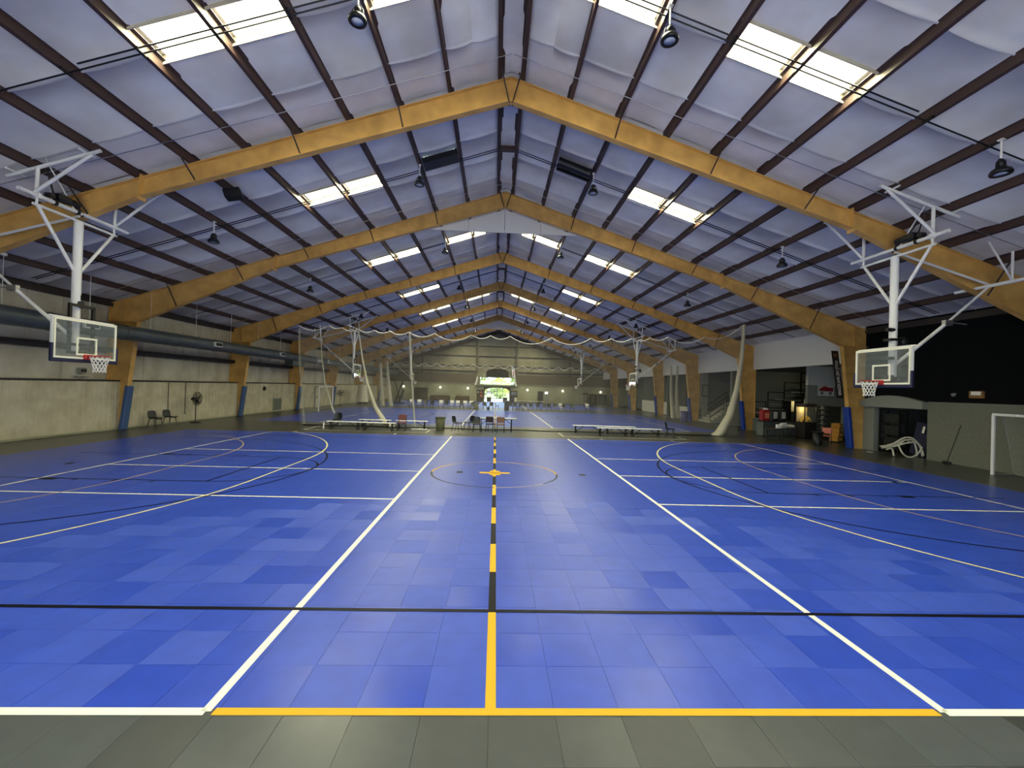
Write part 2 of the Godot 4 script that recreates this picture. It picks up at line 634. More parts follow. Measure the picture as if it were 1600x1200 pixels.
# ------------------------------------------------------------------ roof
func roof_pt(side: float, d: float, up: float, z: float) -> Vector3:
	return Vector3(rx(side, d), ry(d) + up, z)

func liner_panel(c: Node, side: float, d0: float, d1: float, z0: float, z1: float, seams: Array):
	var zs := [z0]
	var n := 6
	for k in range(1, n):
		zs.append(lerpf(z0, z1, float(k) / n))
	for s in seams:
		if s < z0 - 0.1 and s > z1 + 0.1:
			zs.append_array([s + 0.03, s, s - 0.03])
	zs.append(z1)
	zs.sort()
	zs.reverse()
	var sag := rng.randf_range(0.015, 0.05)
	var rows := []
	for z in zs:
		var u: float = (z - z0) / (z1 - z0)
		var end := pow(absf(u * 2 - 1), 6) * 0.05
		var dip := 0.0
		for s in seams:
			if absf(z - s) < 0.005:
				dip = 0.045
		var row := []
		for k in 5:
			var v := k / 4.0
			row.append(roof_pt(side, lerpf(d0, d1, v), 0.2 - sag * 4 * v * (1 - v) - dip * (1.0 if k % 4 else 0.3) + end * v * (1 - v) * 4, z))
		if side > 0:
			row.reverse()
		rows.append(row)
	var st := mb()
	sheet(st, rows, 1)
	part(c, "liner_panel", st, "liner")

func has_sky(b: int, k: int) -> bool:
	return k == 3 or k == 4 or (b % 2 == 1 and (k == 1 or k == 0))

func build_ceiling():
	var c := thing("ceiling", "pitched metal roof with white insulation liner between dark purlins", "ceiling", Vector3.ZERO, 0, "", "structure")
	var st := mb()
	for side in [-1.0, 1.0]:
		var a := 0.0
		prism(st, [Vector2(0, TOP + 0.36), Vector2(side * 18.7, ry(18.7) + 0.36), Vector2(side * 18.7, ry(18.7) + 0.6), Vector2(0, TOP + 0.6)], Vector3(XR, 0, -72.5), Vector3.RIGHT, Vector3.UP, 77.0)
	part(c, "roof_deck", st, "roof_deck")
	for k in 13:
		var d := 0.31 + 1.5 * k
		for side in [-1.0, 1.0]:
			var ps := mb()
			var s: float = side
			var w := 0.075 if k > 0 else 0.1
			var poly := [Vector2(0, 0), Vector2(s * w, -PITCH * w), Vector2(s * w, -PITCH * w + 0.02), Vector2(s * 0.014, 0.018), Vector2(s * 0.014, 0.19), Vector2(-s * w, 0.2 + PITCH * w), Vector2(-s * w, 0.215 + PITCH * w), Vector2(0, 0.21)]
			prism(ps, poly, Vector3(rx(s, d), ry(d), -72.0), Vector3.RIGHT, Vector3.UP, 76.0)
			part(c, "purlin", ps, "purlin")
	for b in BAYS.size():
		var z0: float = BAYS[b][0]
		var z1: float = BAYS[b][1]
		var seams := []
		for k in 4:
			seams.append(lerpf(z0, z1, (k + 0.6 + 0.0) / 4.4))
		for side in [-1.0, 1.0]:
			for k in 12:
				var d0 := 0.31 + 1.5 * k
				var d1 := d0 + 1.5
				if has_sky(b, k):
					if k == 0:
						liner_panel(c, side, d0, 1.1, z0, z1, seams)
						d0 = 1.1
					liner_panel(c, side, d0, d1, z0, PANZ[b] + 0.45, seams)
					liner_panel(c, side, d0, d1, PANZ[b] - 0.45, z1, seams)
				else:
					liner_panel(c, side, d0, d1, z0, z1, seams)
		# ridge strip, with a dark spacer channel at mid bay
		var rs := mb()
		var rows := []
		for q in 9:
			var z := lerpf(z0, z1, q / 8.0)
			rows.append([roof_pt(-1, 0.31, 0.2, z), Vector3(XR, TOP + 0.19 - 0.03 * sin(q * 2.1), z), roof_pt(1, 0.31, 0.2, z)])
		sheet(rs, rows, 1)
		part(c, "ridge_liner", rs, "liner")
		var ch := mb()
		box(ch, Vector3(XR, TOP - 0.02, (z0 + z1) / 2), Vector3(0.6, 0.16, 0.2))
		part(c, "ridge_spacer", ch, "purlin")
	for side in [-1.0, 1.0]:
		var es := mb()
		box(es, Vector3(rx(side, 18.2), 5.86, -34), Vector3(0.2, 0.26, 76))
		part(c, "eave_strut", es, "girt")

func build_skylights(energy: float):
	var c: Node = get_node("ceiling")
	for b in BAYS.size():
		for side in [-1.0, 1.0]:
			for k in [0, 1, 3, 4]:
				if not has_sky(b, k):
					continue
				var d0: float = (1.1 if k == 0 else 0.31 + 1.5 * k) + 0.09
				var d1: float = 0.31 + 1.5 * (k + 1) - 0.09
				var z: float = PANZ[b]
				var hz := 0.45
				var p := [roof_pt(side, d0, 0.31, z + hz), roof_pt(side, d1, 0.31, z + hz), roof_pt(side, d1, 0.31, z - hz), roof_pt(side, d0, 0.31, z - hz)]
				if side > 0:
					p.reverse()
				var st := mb()
				flat(st)
				quad(st, p[0], p[1], p[2], p[3])
				var up := Vector3(0, 0.02, 0)
				quad(st, p[3] + up, p[2] + up, p[1] + up, p[0] + up)
				var sk := part(c, "skylight_panel", st, "skylight", "glowing translucent roof panel")
				var lp := mb()
				for e in [-1.0, 1.0]:
					var ze: float = z + e * (hz + 0.012)
					prism(lp, [Vector2(rx(side, d0 - 0.09), ry(d0 - 0.09) + 0.14), Vector2(rx(side, d1 + 0.09), ry(d1 + 0.09) + 0.14), Vector2(rx(side, d1 + 0.09), ry(d1 + 0.09) + 0.33), Vector2(rx(side, d0 - 0.09), ry(d0 - 0.09) + 0.33)], Vector3(0, 0, ze - 0.012), Vector3.RIGHT, Vector3.UP, 0.024)
				part(sk, "skylight_curb", lp, "insul")
				var al := AreaLight3D.new()
				al.name = "skylight_light"
				var n := Vector3(side * PITCH, 1, 0).normalized()
				var x: Vector3 = Vector3(side, -PITCH, 0).normalized() * float(side)
				var dm := (d0 + d1) / 2
				al.transform = Transform3D(Basis(x, n.cross(x), n), roof_pt(side, dm, 0.285, z))
				al.area_size = Vector2((d1 - d0) * 1.05, 0.88)
				al.light_color = Color(1.0, 0.985, 0.82)
				al.light_energy = energy * (d1 - d0) / 1.32
				al.area_range = 90.0
				al.area_attenuation = 2.0
				al.shadow_enabled = true
				add_child(al, true)

func rb(d: float) -> float:      # rafter underside
	if d <= 10.8:
		return lerpf(11.2, 7.8, d / 10.8)
	return lerpf(7.8, 5.05, (d - 10.8) / 6.13)

func edge_plate(st: SurfaceTool, a: Vector2, b: Vector2, w: float, t := 0.02):    # flange along an edge of the web, in the frame's plane
	var m := (a + b) / 2
	var d := b - a
	var x := Vector3(d.x, d.y, 0).normalized()
	box(st, Vector3(m.x, m.y, 0), Vector3(d.length(), t, w), Basis(x, Vector3(-x.y, x.x, 0), Vector3(0, 0, 1)))

func build_frames():
	var f := thing("portal_frame", "mustard steel portal frame with tapered columns, the one nearest the camera", "steel frame", Vector3(0, 0, FZ[0]), 0, "mustard portal frames", "structure")
	for s in [-1.0, 1.0]:
		var v := func(d: float, y: float) -> Vector2: return Vector2(XR + s * d, y)
		var cs := mb()
		prism(cs, [v.call(17.5, 0), v.call(18.2, 0), v.call(18.2, 5.05), v.call(16.93, 5.05)], Vector3(0, 0, -0.006), Vector3.RIGHT, Vector3.UP, 0.012)
		part(f, "column_web", cs, "mustard")
		var cf := mb()
		edge_plate(cf, v.call(17.5, 0), v.call(16.93, 5.05), 0.24)
		part(f, "column_inner_flange", cf, "mustard")
		var co := mb()
		edge_plate(co, v.call(18.2, 0), v.call(18.2, 5.86), 0.24)
		part(f, "column_outer_flange", co, "mustard")
		var ra := mb()
		prism(ra, [v.call(18.2, 5.05), v.call(18.2, 5.87), v.call(0, TOP - 0.01), v.call(0, 11.2), v.call(10.8, 7.8), v.call(16.93, 5.05)], Vector3(0, 0, -0.006), Vector3.RIGHT, Vector3.UP, 0.012)
		part(f, "rafter_web", ra, "mustard")
		var rf := mb()
		edge_plate(rf, v.call(18.2, 5.86), v.call(0, TOP - 0.01), 0.22)
		part(f, "rafter_top_flange", rf, "mustard")
		var rl := mb()
		edge_plate(rl, v.call(0, 11.2), v.call(10.8, 7.8), 0.22)
		edge_plate(rl, v.call(10.8, 7.8), v.call(16.93, 5.05), 0.22)
		part(f, "rafter_bottom_flange", rl, "mustard")
		var kp := mb()
		edge_plate(kp, v.call(16.85, 5.05), v.call(18.25, 5.05), 0.26, 0.03)
		part(f, "knee_plate", kp, "mustard")
		var ks := mb()
		edge_plate(ks, v.call(17.5, 5.06), v.call(17.5, 6.05), 0.2)
		part(f, "knee_stiffener", ks, "mustard")
		var sp := mb()
		edge_plate(sp, v.call(10.8, 7.7), v.call(10.72, 8.42), 0.3, 0.035)
		part(f, "splice_plate", sp, "mustard")
		for k in [0, 2, 4, 6, 8, 10]:
			var d: float = 0.31 + 1.5 * k
			for e in [-1.0, 1.0]:
				var br := mb()
				tube(br, Vector3(rx(s, d), ry(d) - 0.01, 0.6 * e), Vector3(rx(s, d - 0.1) if k else XR + s * 0.05, rb(maxf(d - 0.1, 0.0)) + 0.02, 0.07 * e), 0.022, 5)
				part(f, "flange_brace", br, "rod")
		var pd := mb()
		var lean := (Vector3(XR + s * 17.27, 2.06, 0) - Vector3(XR + s * 17.5, 0, 0)).normalized()
		bbox(pd, Vector3(XR + s * 17.36, 1.03, 0), Vector3(0.2, 2.06, 0.34), 0.04, Basis(lean.cross(Vector3(0, 0, 1)), lean, Vector3(0, 0, 1)))
		part(f, "column_pad", pd, "pad_dull" if s < 0 else "pad_blue", "dull blue safety pad on column" if s < 0 else "blue safety pad on column")
	var ap := mb()
	edge_plate(ap, Vector2(XR, 11.18), Vector2(XR, TOP), 0.22, 0.03)
	part(f, "apex_plate", ap, "mustard")
	for k in range(1, FZ.size()):
		dup(f, Vector3(0, 0, FZ[k]), 0, "mustard steel portal frame with tapered columns, %s one from the camera" % ORD[k]).set_meta("kind", "structure")
	for q in [[-20.72, "white triangular ridge baffle hung under the second frame from the camera"], [-55.42, "small white triangular ridge baffle under the far sixth frame"]]:
		var t := thing("ridge_baffle", q[1], "baffle", Vector3(XR, 10.05, q[0]), 0, "white ridge baffles")
		var xs := [-3.55, -1.75, 0.0, 1.75, 3.55]
		for k in 4:
			var st := mb()
			var y := func(x: float) -> float: return maxf(0.02, 1.13 - absf(x) * 0.322)
			var a: float = xs[k] + 0.012
			var b: float = xs[k + 1] - 0.012
			prism(st, [Vector2(a, 0), Vector2(b, 0), Vector2(b, y.call(b)), Vector2(a, y.call(a))], Vector3(0, 0, -0.03), Vector3.RIGHT, Vector3.UP, 0.05)
			part(t, "baffle_panel", st, "fascia")

# ------------------------------------------------------------------ walls
func rib_panel(w: float, h: float) -> ArrayMesh:     # ribbed sheet facing +x, its foot at the origin, running towards -z
	var st := mb()
	flat(st)
	var prof := []
	var n := int(round(w / 0.305))
	for k in n:
		var b := k * w / n
		prof.append_array([[b, 0.0], [b + 0.02, 0.03], [b + 0.065, 0.03], [b + 0.085, 0.0]])
	prof.append([w - 0.004, 0.0])
	for k in prof.size() - 1:
		var p: Array = prof[k]
		var q: Array = prof[k + 1]
		quad(st, Vector3(q[1], 0, -q[0]), Vector3(p[1], 0, -p[0]), Vector3(p[1], h, -p[0]), Vector3(q[1], h, -q[0]))
	return mesh_of(st)

func build_left_wall():
	var w := thing("wall_left", "left wall, ribbed cream sheets below and white insulation above", "wall", Vector3.ZERO, 0, "", "structure")
	var st := mb()
	box(st, Vector3(-18.35, 3.05, -34), Vector3(0.25, 6.1, 76.4))
	part(w, "outer_skin", st, "insul")
	st = mb()
	box(st, Vector3(-17.88, 1.12, -34), Vector3(0.7, 2.24, 76))
	part(w, "wainscot_backing", st, "cream")
	var pm := rib_panel(0.915, 2.23)
	for k in 82:
		var o := part(w, "wainscot_panel", pm, "cream")
		o.position = Vector3(-17.5, 0.01, 2.6 - k * 0.915)
	st = mb()
	box(st, Vector3(-17.8, 2.27, -34), Vector3(0.62, 0.07, 76))
	part(w, "wainscot_cap", st, "girt")
	st = mb()
	box(st, Vector3(-17.96, 3.68, -34), Vector3(0.42, 0.2, 76))
	part(w, "wall_girt", st, "girt")
	st = mb()
	box(st, Vector3(-17.48, 0.05, -34), Vector3(0.03, 0.08, 76))
	part(w, "base_strip", st, "far_low")
	var z := 2.0
	while z > -71:
		var s2 := mb()
		bbox(s2, Vector3(-18.16, 2.93, z - 2.04), Vector3(0.2, 1.28, 4.06), 0.04)
		part(w, "insulation_panel", s2, "insul")
		for q in 3:
			var s3 := mb()
			bbox(s3, Vector3(-18.16, 4.78, z - 1.36 * q - 0.68), Vector3(0.2, 2.0, 1.35), 0.05)
			part(w, "insulation_panel", s3, "insul")
		z -= 4.08

func build_right_wall():
	var w := thing("wall_right", "gray painted block wall under a black upper wall on the right", "wall", Vector3.ZERO, 0, "", "structure")
	var st := mb()
	box(st, Vector3(18.45, 1.225, -6.7), Vector3(0.3, 2.45, 21.3))
	part(w, "block_wall", st, "cmu")
	st = mb()
	box(st, Vector3(18.5, 4.35, -8.35), Vector3(0.3, 3.9, 25.0))
	part(w, "upper_wall", st, "black_wall")
	# grey storeroom doorway with a low arched head
	st = mb()
	var poly := [Vector2(0, 2.12), Vector2(3.1, 2.12)]
	for k in 13:
		var u := 1.0 - k / 12.0
		poly.append(Vector2(3.1 * u, 2.42 + 0.26 * sin(PI * u)))
	prism(st, poly, Vector3(18.3, 0, -17.35), Vector3(0, 0, -1), Vector3.UP, -0.24)
	part(w, "door_head", st, "annex_gray")
	st = mb()
	box(st, Vector3(18.42, 1.22, -20.35), Vector3(0.24, 2.45, 0.9))
	part(w, "door_pier", st, "annex_gray")
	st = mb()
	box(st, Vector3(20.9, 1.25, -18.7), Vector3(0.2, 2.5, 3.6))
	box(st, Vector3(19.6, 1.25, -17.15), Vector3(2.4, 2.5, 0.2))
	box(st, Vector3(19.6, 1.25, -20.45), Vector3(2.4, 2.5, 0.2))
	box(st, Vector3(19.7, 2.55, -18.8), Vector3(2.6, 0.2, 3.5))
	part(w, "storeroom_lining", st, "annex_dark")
	for b in range(2, BAYS.size()):
		if b == 2:
			continue
		st = mb()
		bbox(st, Vector3(18.35, 5.2, (BAYS[b][0] + BAYS[b][1]) / 2), Vector3(0.2, 1.8, BAYS[b][0] - BAYS[b][1] - 0.02), 0.01)
		part(w, "fascia_panel", st, "fascia")
	st = mb()
	box(st, Vector3(18.85, 5.95, -34), Vector3(0.8, 0.5, 76))
	part(w, "eave_closure", st, "fascia")

func build_near_wall():
	var w := thing("wall_near", "wall behind the camera with a wide open roll-up doorway", "wall", Vector3.ZERO, 0, "", "structure")
	var st := mb()
	prism(st, [Vector2(-18.5, 4.3), Vector2(18.9, 4.3), Vector2(18.9, 6.2), Vector2(XR, TOP + 0.55), Vector2(-18.5, 6.2)], Vector3(0, 0, 4.0), Vector3.RIGHT, Vector3.UP, 0.3)
	part(w, "end_skin", st, "far_panel")
	for x in [[-18.5, -6.5], [6.9, 18.9]]:
		st = mb()
		box(st, Vector3((x[0] + x[1]) / 2, 2.15, 4.15), Vector3(x[1] - x[0], 4.3, 0.3))
		part(w, "side_skin", st, "far_panel")

func build_far_wall():
	var w := thing("wall_far", "far gable wall with tan panels, brown band and pale lower wall", "wall", Vector3.ZERO, 0, "", "structure")
	var Z := -72.0
	var bx := func(called: String, x0: float, x1: float, y0: float, y1: float, zf: float, m: String):
		var st := mb()
		box(st, Vector3((x0 + x1) / 2, (y0 + y1) / 2, zf - 0.15), Vector3(x1 - x0, y1 - y0, 0.3))
		return part(w, called, st, m)
	# lower wall, left and right of the entrance
	bx.call("lower_wall", -18.3, -1.95, 0.0, 2.95, Z, "far_low")
	bx.call("lower_wall", 2.42, 26.2, 0.0, 2.95, Z, "far_low")
	bx.call("entrance_head", -1.95, 2.42, 2.5, 2.85, Z, "far_low")
	bx.call("brown_band", -18.3, -3.4, 2.95, 4.62, Z + 0.05, "far_band")
	bx.call("brown_band", 3.35, 26.2, 2.95, 4.62, Z + 0.05, "far_band")
	bx.call("window_jamb", -3.4, -2.7, 2.85, 4.62, Z, "far_low")
	bx.call("window_jamb", 3.15, 3.35, 2.85, 4.62, Z, "far_low")
	bx.call("window_head", -2.7, 3.15, 4.1, 4.62, Z, "far_low")
	# gable panels in vertical strips
	var xs := [-18.3, -15.5, -12.4, -9.4, -6.4, -3.4, 0.19, 3.3, 6.3, 9.3, 12.6, 15.6, 18.6]
	for k in xs.size() - 1:
		var a: float = xs[k] + 0.01
		var b: float = xs[k + 1] - 0.01
		var top := func(x: float) -> float: return TOP + 0.45 - PITCH * absf(x - XR)
		var st := mb()
		prism(st, [Vector2(a, 4.62), Vector2(b, 4.62), Vector2(b, top.call(b)), Vector2(a, top.call(a))], Vector3(0, 0, Z - 0.3), Vector3.RIGHT, Vector3.UP, 0.3 + 0.012 * (k % 2))
		part(w, "gable_panel", st, "far_panel")
	for y in [5.05, 5.95, 7.6, 9.3]:
		var half: float = (TOP - y) / PITCH - 0.5
		half = minf(half, 18.2)
		for sg in [[-half, -3.6], [-3.2, 3.1], [3.5, half]]:
			if y < 5.5 and sg[0] == -3.2:
				continue
			bx.call("gable_girt", sg[0] + XR, sg[1] + XR, y - 0.08, y + 0.08, Z + 0.2, "girt")
	for x in [-12.4, -3.4, 3.4, 12.5]:
		bx.call("gable_post", x - 0.13, x + 0.13, 4.62, TOP - PITCH * absf(x - XR), Z + 0.28, "far_band")
	bx.call("annex_gable", 18.6, 26.2, 4.62, 6.0, Z, "far_panel")
	# rake beams under the roof edge
	for s in [-1.0, 1.0]:
		var st := mb()
		prism(st, [Vector2(XR, TOP - 0.5), Vector2(rx(s, 18.2), ry(18.2) - 0.5), Vector2(rx(s, 18.2), ry(18.2)), Vector2(XR, TOP)], Vector3(0, 0, Z), Vector3.RIGHT, Vector3.UP, 0.22)
		part(w, "rake_beam", st, "far_band")
	var gb := mb()
	prism(gb, [Vector2(-18.5, 4.6), Vector2(18.9, 4.6), Vector2(18.9, 6.2), Vector2(XR, TOP + 0.55), Vector2(-18.5, 6.2)], Vector3(0, 0, Z - 0.4), Vector3.RIGHT, Vector3.UP, 0.15)
	part(w, "gable_backing", gb, "far_panel")
	# ledge under the band
	bx.call("band_ledge", -18.2, -3.4, 2.9, 2.99, Z + 0.1, "far_low")
	bx.call("band_ledge", 3.35, 18.4, 2.9, 2.99, Z + 0.1, "far_low")
	# balcony ledge and white flared fins beside the high window
	var lg := mb()
	bbox(lg, Vector3(0, 2.77, Z + 0.22), Vector3(6.6, 0.18, 0.5), 0.01)
	part(w, "window_ledge", lg, "far_low")
	for s in [-1.0, 1.0]:
		var st := mb()
		prism(st, [Vector2(0, 0), Vector2(0.28, 0), Vector2(-0.12, 1.35), Vector2(-0.3, 1.35)], Vector3(0.0 + s * 3.3, 2.75, Z + 0.02 + (0.0 if s > 0 else 0.16)), Vector3(s, 0, 0), Vector3.UP, 0.16 * s)
		part(w, "window_fin", st, "white_paint")
	# high window
	var win := thing("window_1", "wide low window of five bright panes above the far entrance", "window", Vector3(0.22, 2.85, Z), 0, "", "structure")
	var xw := [-2.92, -1.9, -0.85, 0.88, 1.9, 2.93]
	for k in 5:
		var st := mb()
		box(st, Vector3((xw[k] + xw[k + 1]) / 2, 0.625, -0.1), Vector3(xw[k + 1] - xw[k] - 0.05, 1.22, 0.012))
		part(win, "pane", st, "glass")
	for k in 6:
		var st := mb()
		box(st, Vector3(xw[k], 0.625, -0.1), Vector3(0.05, 1.25, 0.08))
		part(win, "mullion", st, "annex_gray")
	for y in [0.02, 1.23]:
		var st := mb()
		box(st, Vector3(0, y, -0.1), Vector3(5.86, 0.05, 0.08))
		part(win, "rail", st, "annex_gray")
	# arched dark loft window above it
	var aw := thing("window_2", "dark glossy arched loft window above the bright window strip", "window", Vector3(0.22, 4.15, Z + 0.02), 0, "", "structure")
	var ap := [Vector2(-1.88, 0), Vector2(1.88, 0), Vector2(1.88, 0.75)]
	for k in range(1, 12):
		var a := PI * k / 12.0
		ap.append(Vector2(1.88 * cos(a), 0.75 + 0.7 * sin(a)))
	ap.append(Vector2(-1.88, 0.75))
	var gs := mb()
	prism(gs, ap, Vector3(0, 0, 0), Vector3.RIGHT, Vector3.UP, 0.04)
	part(aw, "pane", gs, "smoked_glass")
	var fs := mb()
	var fp := []
	for v in ap:
		fp.append(Vector3(v.x, v.y, 0.05))
	path(fs, fp, 0.05, 5, true)
	for x in [-0.6, 0.6]:
		box(fs, Vector3(x, 0.7, 0.05), Vector3(0.06, 1.4, 0.05))
	part(aw, "frame", fs, "charcoal")
	# arched glazed entrance
	var dr := thing("door_1", "arched glazed entrance doors bright with daylight in the far wall", "door", Vector3(0.235, 0, Z), 0, "", "structure")
	var hw := 2.17
	var sp := mb()
	var pl := [Vector2(-hw, 2.5), Vector2(-hw, 1.75)]
	for k in 13:
		var u := -1.0 + k / 6.0
		pl.append(Vector2(u * (hw - 0.06), 1.78 + 0.62 * sqrt(maxf(0.0, 1.0 - u * u * 0.98))))
	pl.append_array([Vector2(hw, 1.75), Vector2(hw, 2.5)])
	prism(sp, pl, Vector3(0, 0, -0.25), Vector3.RIGHT, Vector3.UP, 0.3)
	part(dr, "arched_head", sp, "dark_brown")
	for x in [-hw, hw]:
		var st := mb()
		box(st, Vector3(x, 1.2, -0.1), Vector3(0.14, 2.4, 0.35))
		part(dr, "jamb", st, "dark_brown")
	var xd := [-2.1, -0.98, -0.02, 0.95, 2.1]
	for k in 4:
		for r in [[0.06, 0.95], [1.0, 1.72], [1.77, 2.42]]:
			var st := mb()
			box(st, Vector3((xd[k] + xd[k + 1]) / 2, (r[0] + r[1]) / 2, -0.14), Vector3(xd[k + 1] - xd[k] - 0.06, r[1] - r[0], 0.012))
			part(dr, "pane", st, "glass")
	for k in range(1, 4):
		var st := mb()
		box(st, Vector3(xd[k], 1.2, -0.14), Vector3(0.06, 2.4, 0.07))
		part(dr, "stile", st, "annex_gray")
	for y in [0.03, 0.97, 1.74]:
		var st := mb()
		box(st, Vector3(0, y, -0.14), Vector3(4.2, 0.05, 0.07))
		part(dr, "rail", st, "annex_gray")
	for x in [-0.12, 0.06]:
		var st := mb()
		tube(st, Vector3(x, 0.85, -0.08), Vector3(x, 1.25, -0.08), 0.015, 6)
		part(dr, "handle", st, "steel")
	# exit door, dark doorway, left
	var ex := thing("door_2", "gray metal door with a lit pane beside a slate panel, right of entrance", "door", Vector3(7.1, 0, Z), 0, "", "structure")
	var es := mb()
	box(es, Vector3(0.5, 1.02, 0.02), Vector3(0.95, 1.95, 0.05))
	part(ex, "slate_panel", es, "charcoal")
	es = mb()
	box(es, Vector3(1.5, 1.0, 0.03), Vector3(0.9, 2.0, 0.06))
	part(ex, "door_leaf", es, "annex_gray")
	es = mb()
	box(es, Vector3(1.5, 1.75, 0.065), Vector3(0.5, 0.4, 0.02))
	part(ex, "lit_pane", es, "lit_globe")
	es = mb()
	box(es, Vector3(1.0, 2.5, 0.05), Vector3(0.9, 0.24, 0.08))
	part(ex, "sign_box", es, "far_low")
	var dd := thing("door_3", "wide dark brown double doorway at left of the far wall", "door", Vector3(-12.5, 0, Z), 0, "", "structure")
	for k in 2:
		es = mb()
		bbox(es, Vector3(-0.52 + 1.04 * k, 0.98, 0.03), Vector3(1.02, 1.96, 0.06), 0.01)
		part(dd, "door_leaf", es, "dark_brown")
	es = mb()
	box(es, Vector3(0, 2.0, 0.04), Vector3(2.2, 0.08, 0.1))
	for x in [-1.08, 1.08]:
		box(es, Vector3(x, 1.0, 0.04), Vector3(0.08, 2.0, 0.1))
	part(dd, "door_frame", es, "charcoal")
	var d4 := thing("door_4", "tall dark doorway with a glazed leaf at right of the far wall", "door", Vector3(15.3, 0, Z), 0, "", "structure")
	es = mb()
	box(es, Vector3(0, 0.98, 0.03), Vector3(0.95, 1.95, 0.06))
	part(d4, "door_leaf", es, "dark_brown")
	es = mb()
	box(es, Vector3(0, 1.62, 0.07), Vector3(0.7, 0.5, 0.02))
	part(d4, "pane", es, "smoked_glass")
	es = mb()
	box(es, Vector3(0.1, 2.3, 0.05), Vector3(0.8, 0.2, 0.06))
	part(d4, "sign_box", es, "far_low")

# ------------------------------------------------------------------ side rooms right of the columns
func build_annex():
	var w := thing("wall_annex", "dim side room walls behind the right hand columns", "wall", Vector3.ZERO, 0, "", "structure")
	var bx := func(called: String, c: Vector3, s: Vector3, m: String, lab := ""):
		var st := mb()
		box(st, c, s)
		return part(w, called, st, m, lab)
	bx.call("back_wall", Vector3(26.1, 2.3, -46.5), Vector3(0.2, 4.6, 51), "annex_gray")
	bx.call("near_partition", Vector3(22.4, 2.2, -20.75), Vector3(7.6, 4.4, 0.2), "annex_gray")
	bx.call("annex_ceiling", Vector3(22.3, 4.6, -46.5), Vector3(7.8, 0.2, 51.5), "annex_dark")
	# partition with the storage opening and the red vehicle sign
	bx.call("sign_partition", Vector3(24.4, 2.25, -27.1), Vector3(3.3, 4.5, 0.2), "annex_gray")
	bx.call("sign_partition", Vector3(21.55, 2.55, -27.1), Vector3(2.45, 1.3, 0.2), "annex_gray")
	bx.call("sign_partition_upper", Vector3(23.2, 3.9, -27.09), Vector3(5.75, 1.3, 0.21), "annex_light")
	bx.call("storage_back", Vector3(24.0, 1.1, -29.6), Vector3(3.4, 2.2, 0.2), "annex_dark")
	bx.call("stand_back_wall", Vector3(22.3, 2.2, -33.2), Vector3(7.2, 4.4, 0.2), "annex_gray")
	# bays further back: dark green-gray rear walls and pale low walls
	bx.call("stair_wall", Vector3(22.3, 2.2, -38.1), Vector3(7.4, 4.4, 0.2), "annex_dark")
	bx.call("pier", Vector3(18.75, 2.2, -37.7), Vector3(0.5, 4.4, 0.5), "annex_gray")
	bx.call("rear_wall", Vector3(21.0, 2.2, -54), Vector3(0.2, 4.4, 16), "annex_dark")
	bx.call("low_wall", Vector3(19.2, 0.55, -42.0), Vector3(0.2, 1.1, 7.4), "annex_light")
	bx.call("low_wall", Vector3(19.2, 0.7, -50.6), Vector3(0.2, 1.4, 8.4), "annex_light")
	bx.call("cross_wall", Vector3(22.4, 2.2, -46.2), Vector3(7, 4.4, 0.2), "annex_gray")
	bx.call("lit_wall", Vector3(23.2, 1.8, -31.9), Vector3(1.9, 1.0, 0.15), "annex_light")
	# tiered stand seen from its side: stepped frames of dark rail
	var bl := thing("bleacher_stand", "tiered spectator stand with stepped dark guard rails in the side room", "bleachers", Vector3(18.6, 0, -30.9))
	var steps := [[0.15, 1.15, 0.95, 2.02], [1.3, 2.5, 1.6, 2.74], [2.52, 3.75, 2.3, 3.48], [3.77, 4.4, 2.9, 4.2]]
	for k in 4:
		var s: Array = steps[k]
		var st := mb()
		for y in [s[2], (s[2] + s[3]) / 2, s[3]]:
			box(st, Vector3((s[0] + s[1]) / 2, y, 0.5), Vector3(s[1] - s[0], 0.06, 0.06))
		for x in [s[0], s[1]]:
			box(st, Vector3(x, (s[2] + s[3]) / 2, 0.5), Vector3(0.06, s[3] - s[2], 0.06))
		part(bl, "guard_rail", st, "black_metal")
		var sd := mb()
		bbox(sd, Vector3((s[0] + s[1]) / 2, s[2] - 0.1, 0.0), Vector3(s[1] - s[0] + 0.05, 0.12, 1.1), 0.02)
		bbox(sd, Vector3(s[1] - 0.15, s[2] + 0.25, 0.0), Vector3(0.3, 0.06, 1.1), 0.02)
		part(bl, "tier", sd, "annex_gray")
		var sc := mb()
		box(sc, Vector3((s[0] + s[1]) / 2, (s[2] - 0.16) / 2, -0.1), Vector3(0.08, s[2] - 0.16, 0.9))
		part(bl, "support", sc, "dark_metal")
	# concrete stair with hand rails
	var sr := thing("stair_flight", "pale concrete stair with dark hand rails between the third and fourth frames", "stairs", Vector3(18.3, 0, -36.6), 0.0)
	for k in 8:
		var st := mb()
		bbox(st, Vector3(0.15 + 0.32 * k, 0.11 + 0.22 * k, 0.0), Vector3(0.34, 0.22, 2.2), 0.01)
		box(st, Vector3(0.15 + 0.32 * k, 0.11 * k, 0.0), Vector3(0.32, maxf(0.02, 0.22 * k), 2.16))
		part(sr, "step", st, "concrete")
	for z in [1.0, -1.0]:
		for seg in [[0.0, 1.2], [1.4, 2.6]]:
			var st := mb()
			var y := func(x: float) -> float: return x * 0.69
			for up in [0.5, 0.95]:
				tube(st, Vector3(seg[0], y.call(seg[0]) + up, z), Vector3(seg[1], y.call(seg[1]) + up, z), 0.04, 6)
			for x in seg:
				tube(st, Vector3(x, y.call(x) + 0.1, z), Vector3(x, y.call(x) + 0.95, z), 0.028, 6)
			part(sr, "hand_rail", st, "black_metal")
	var st := mb()
	bbox(st, Vector3(0, 0.8, 0), Vector3(1.6, 1.6, 0.25), 0.02)
	bbox(st, Vector3(0.9, 1.3, 0.1), Vector3(1.2, 2.6, 0.25), 0.02)
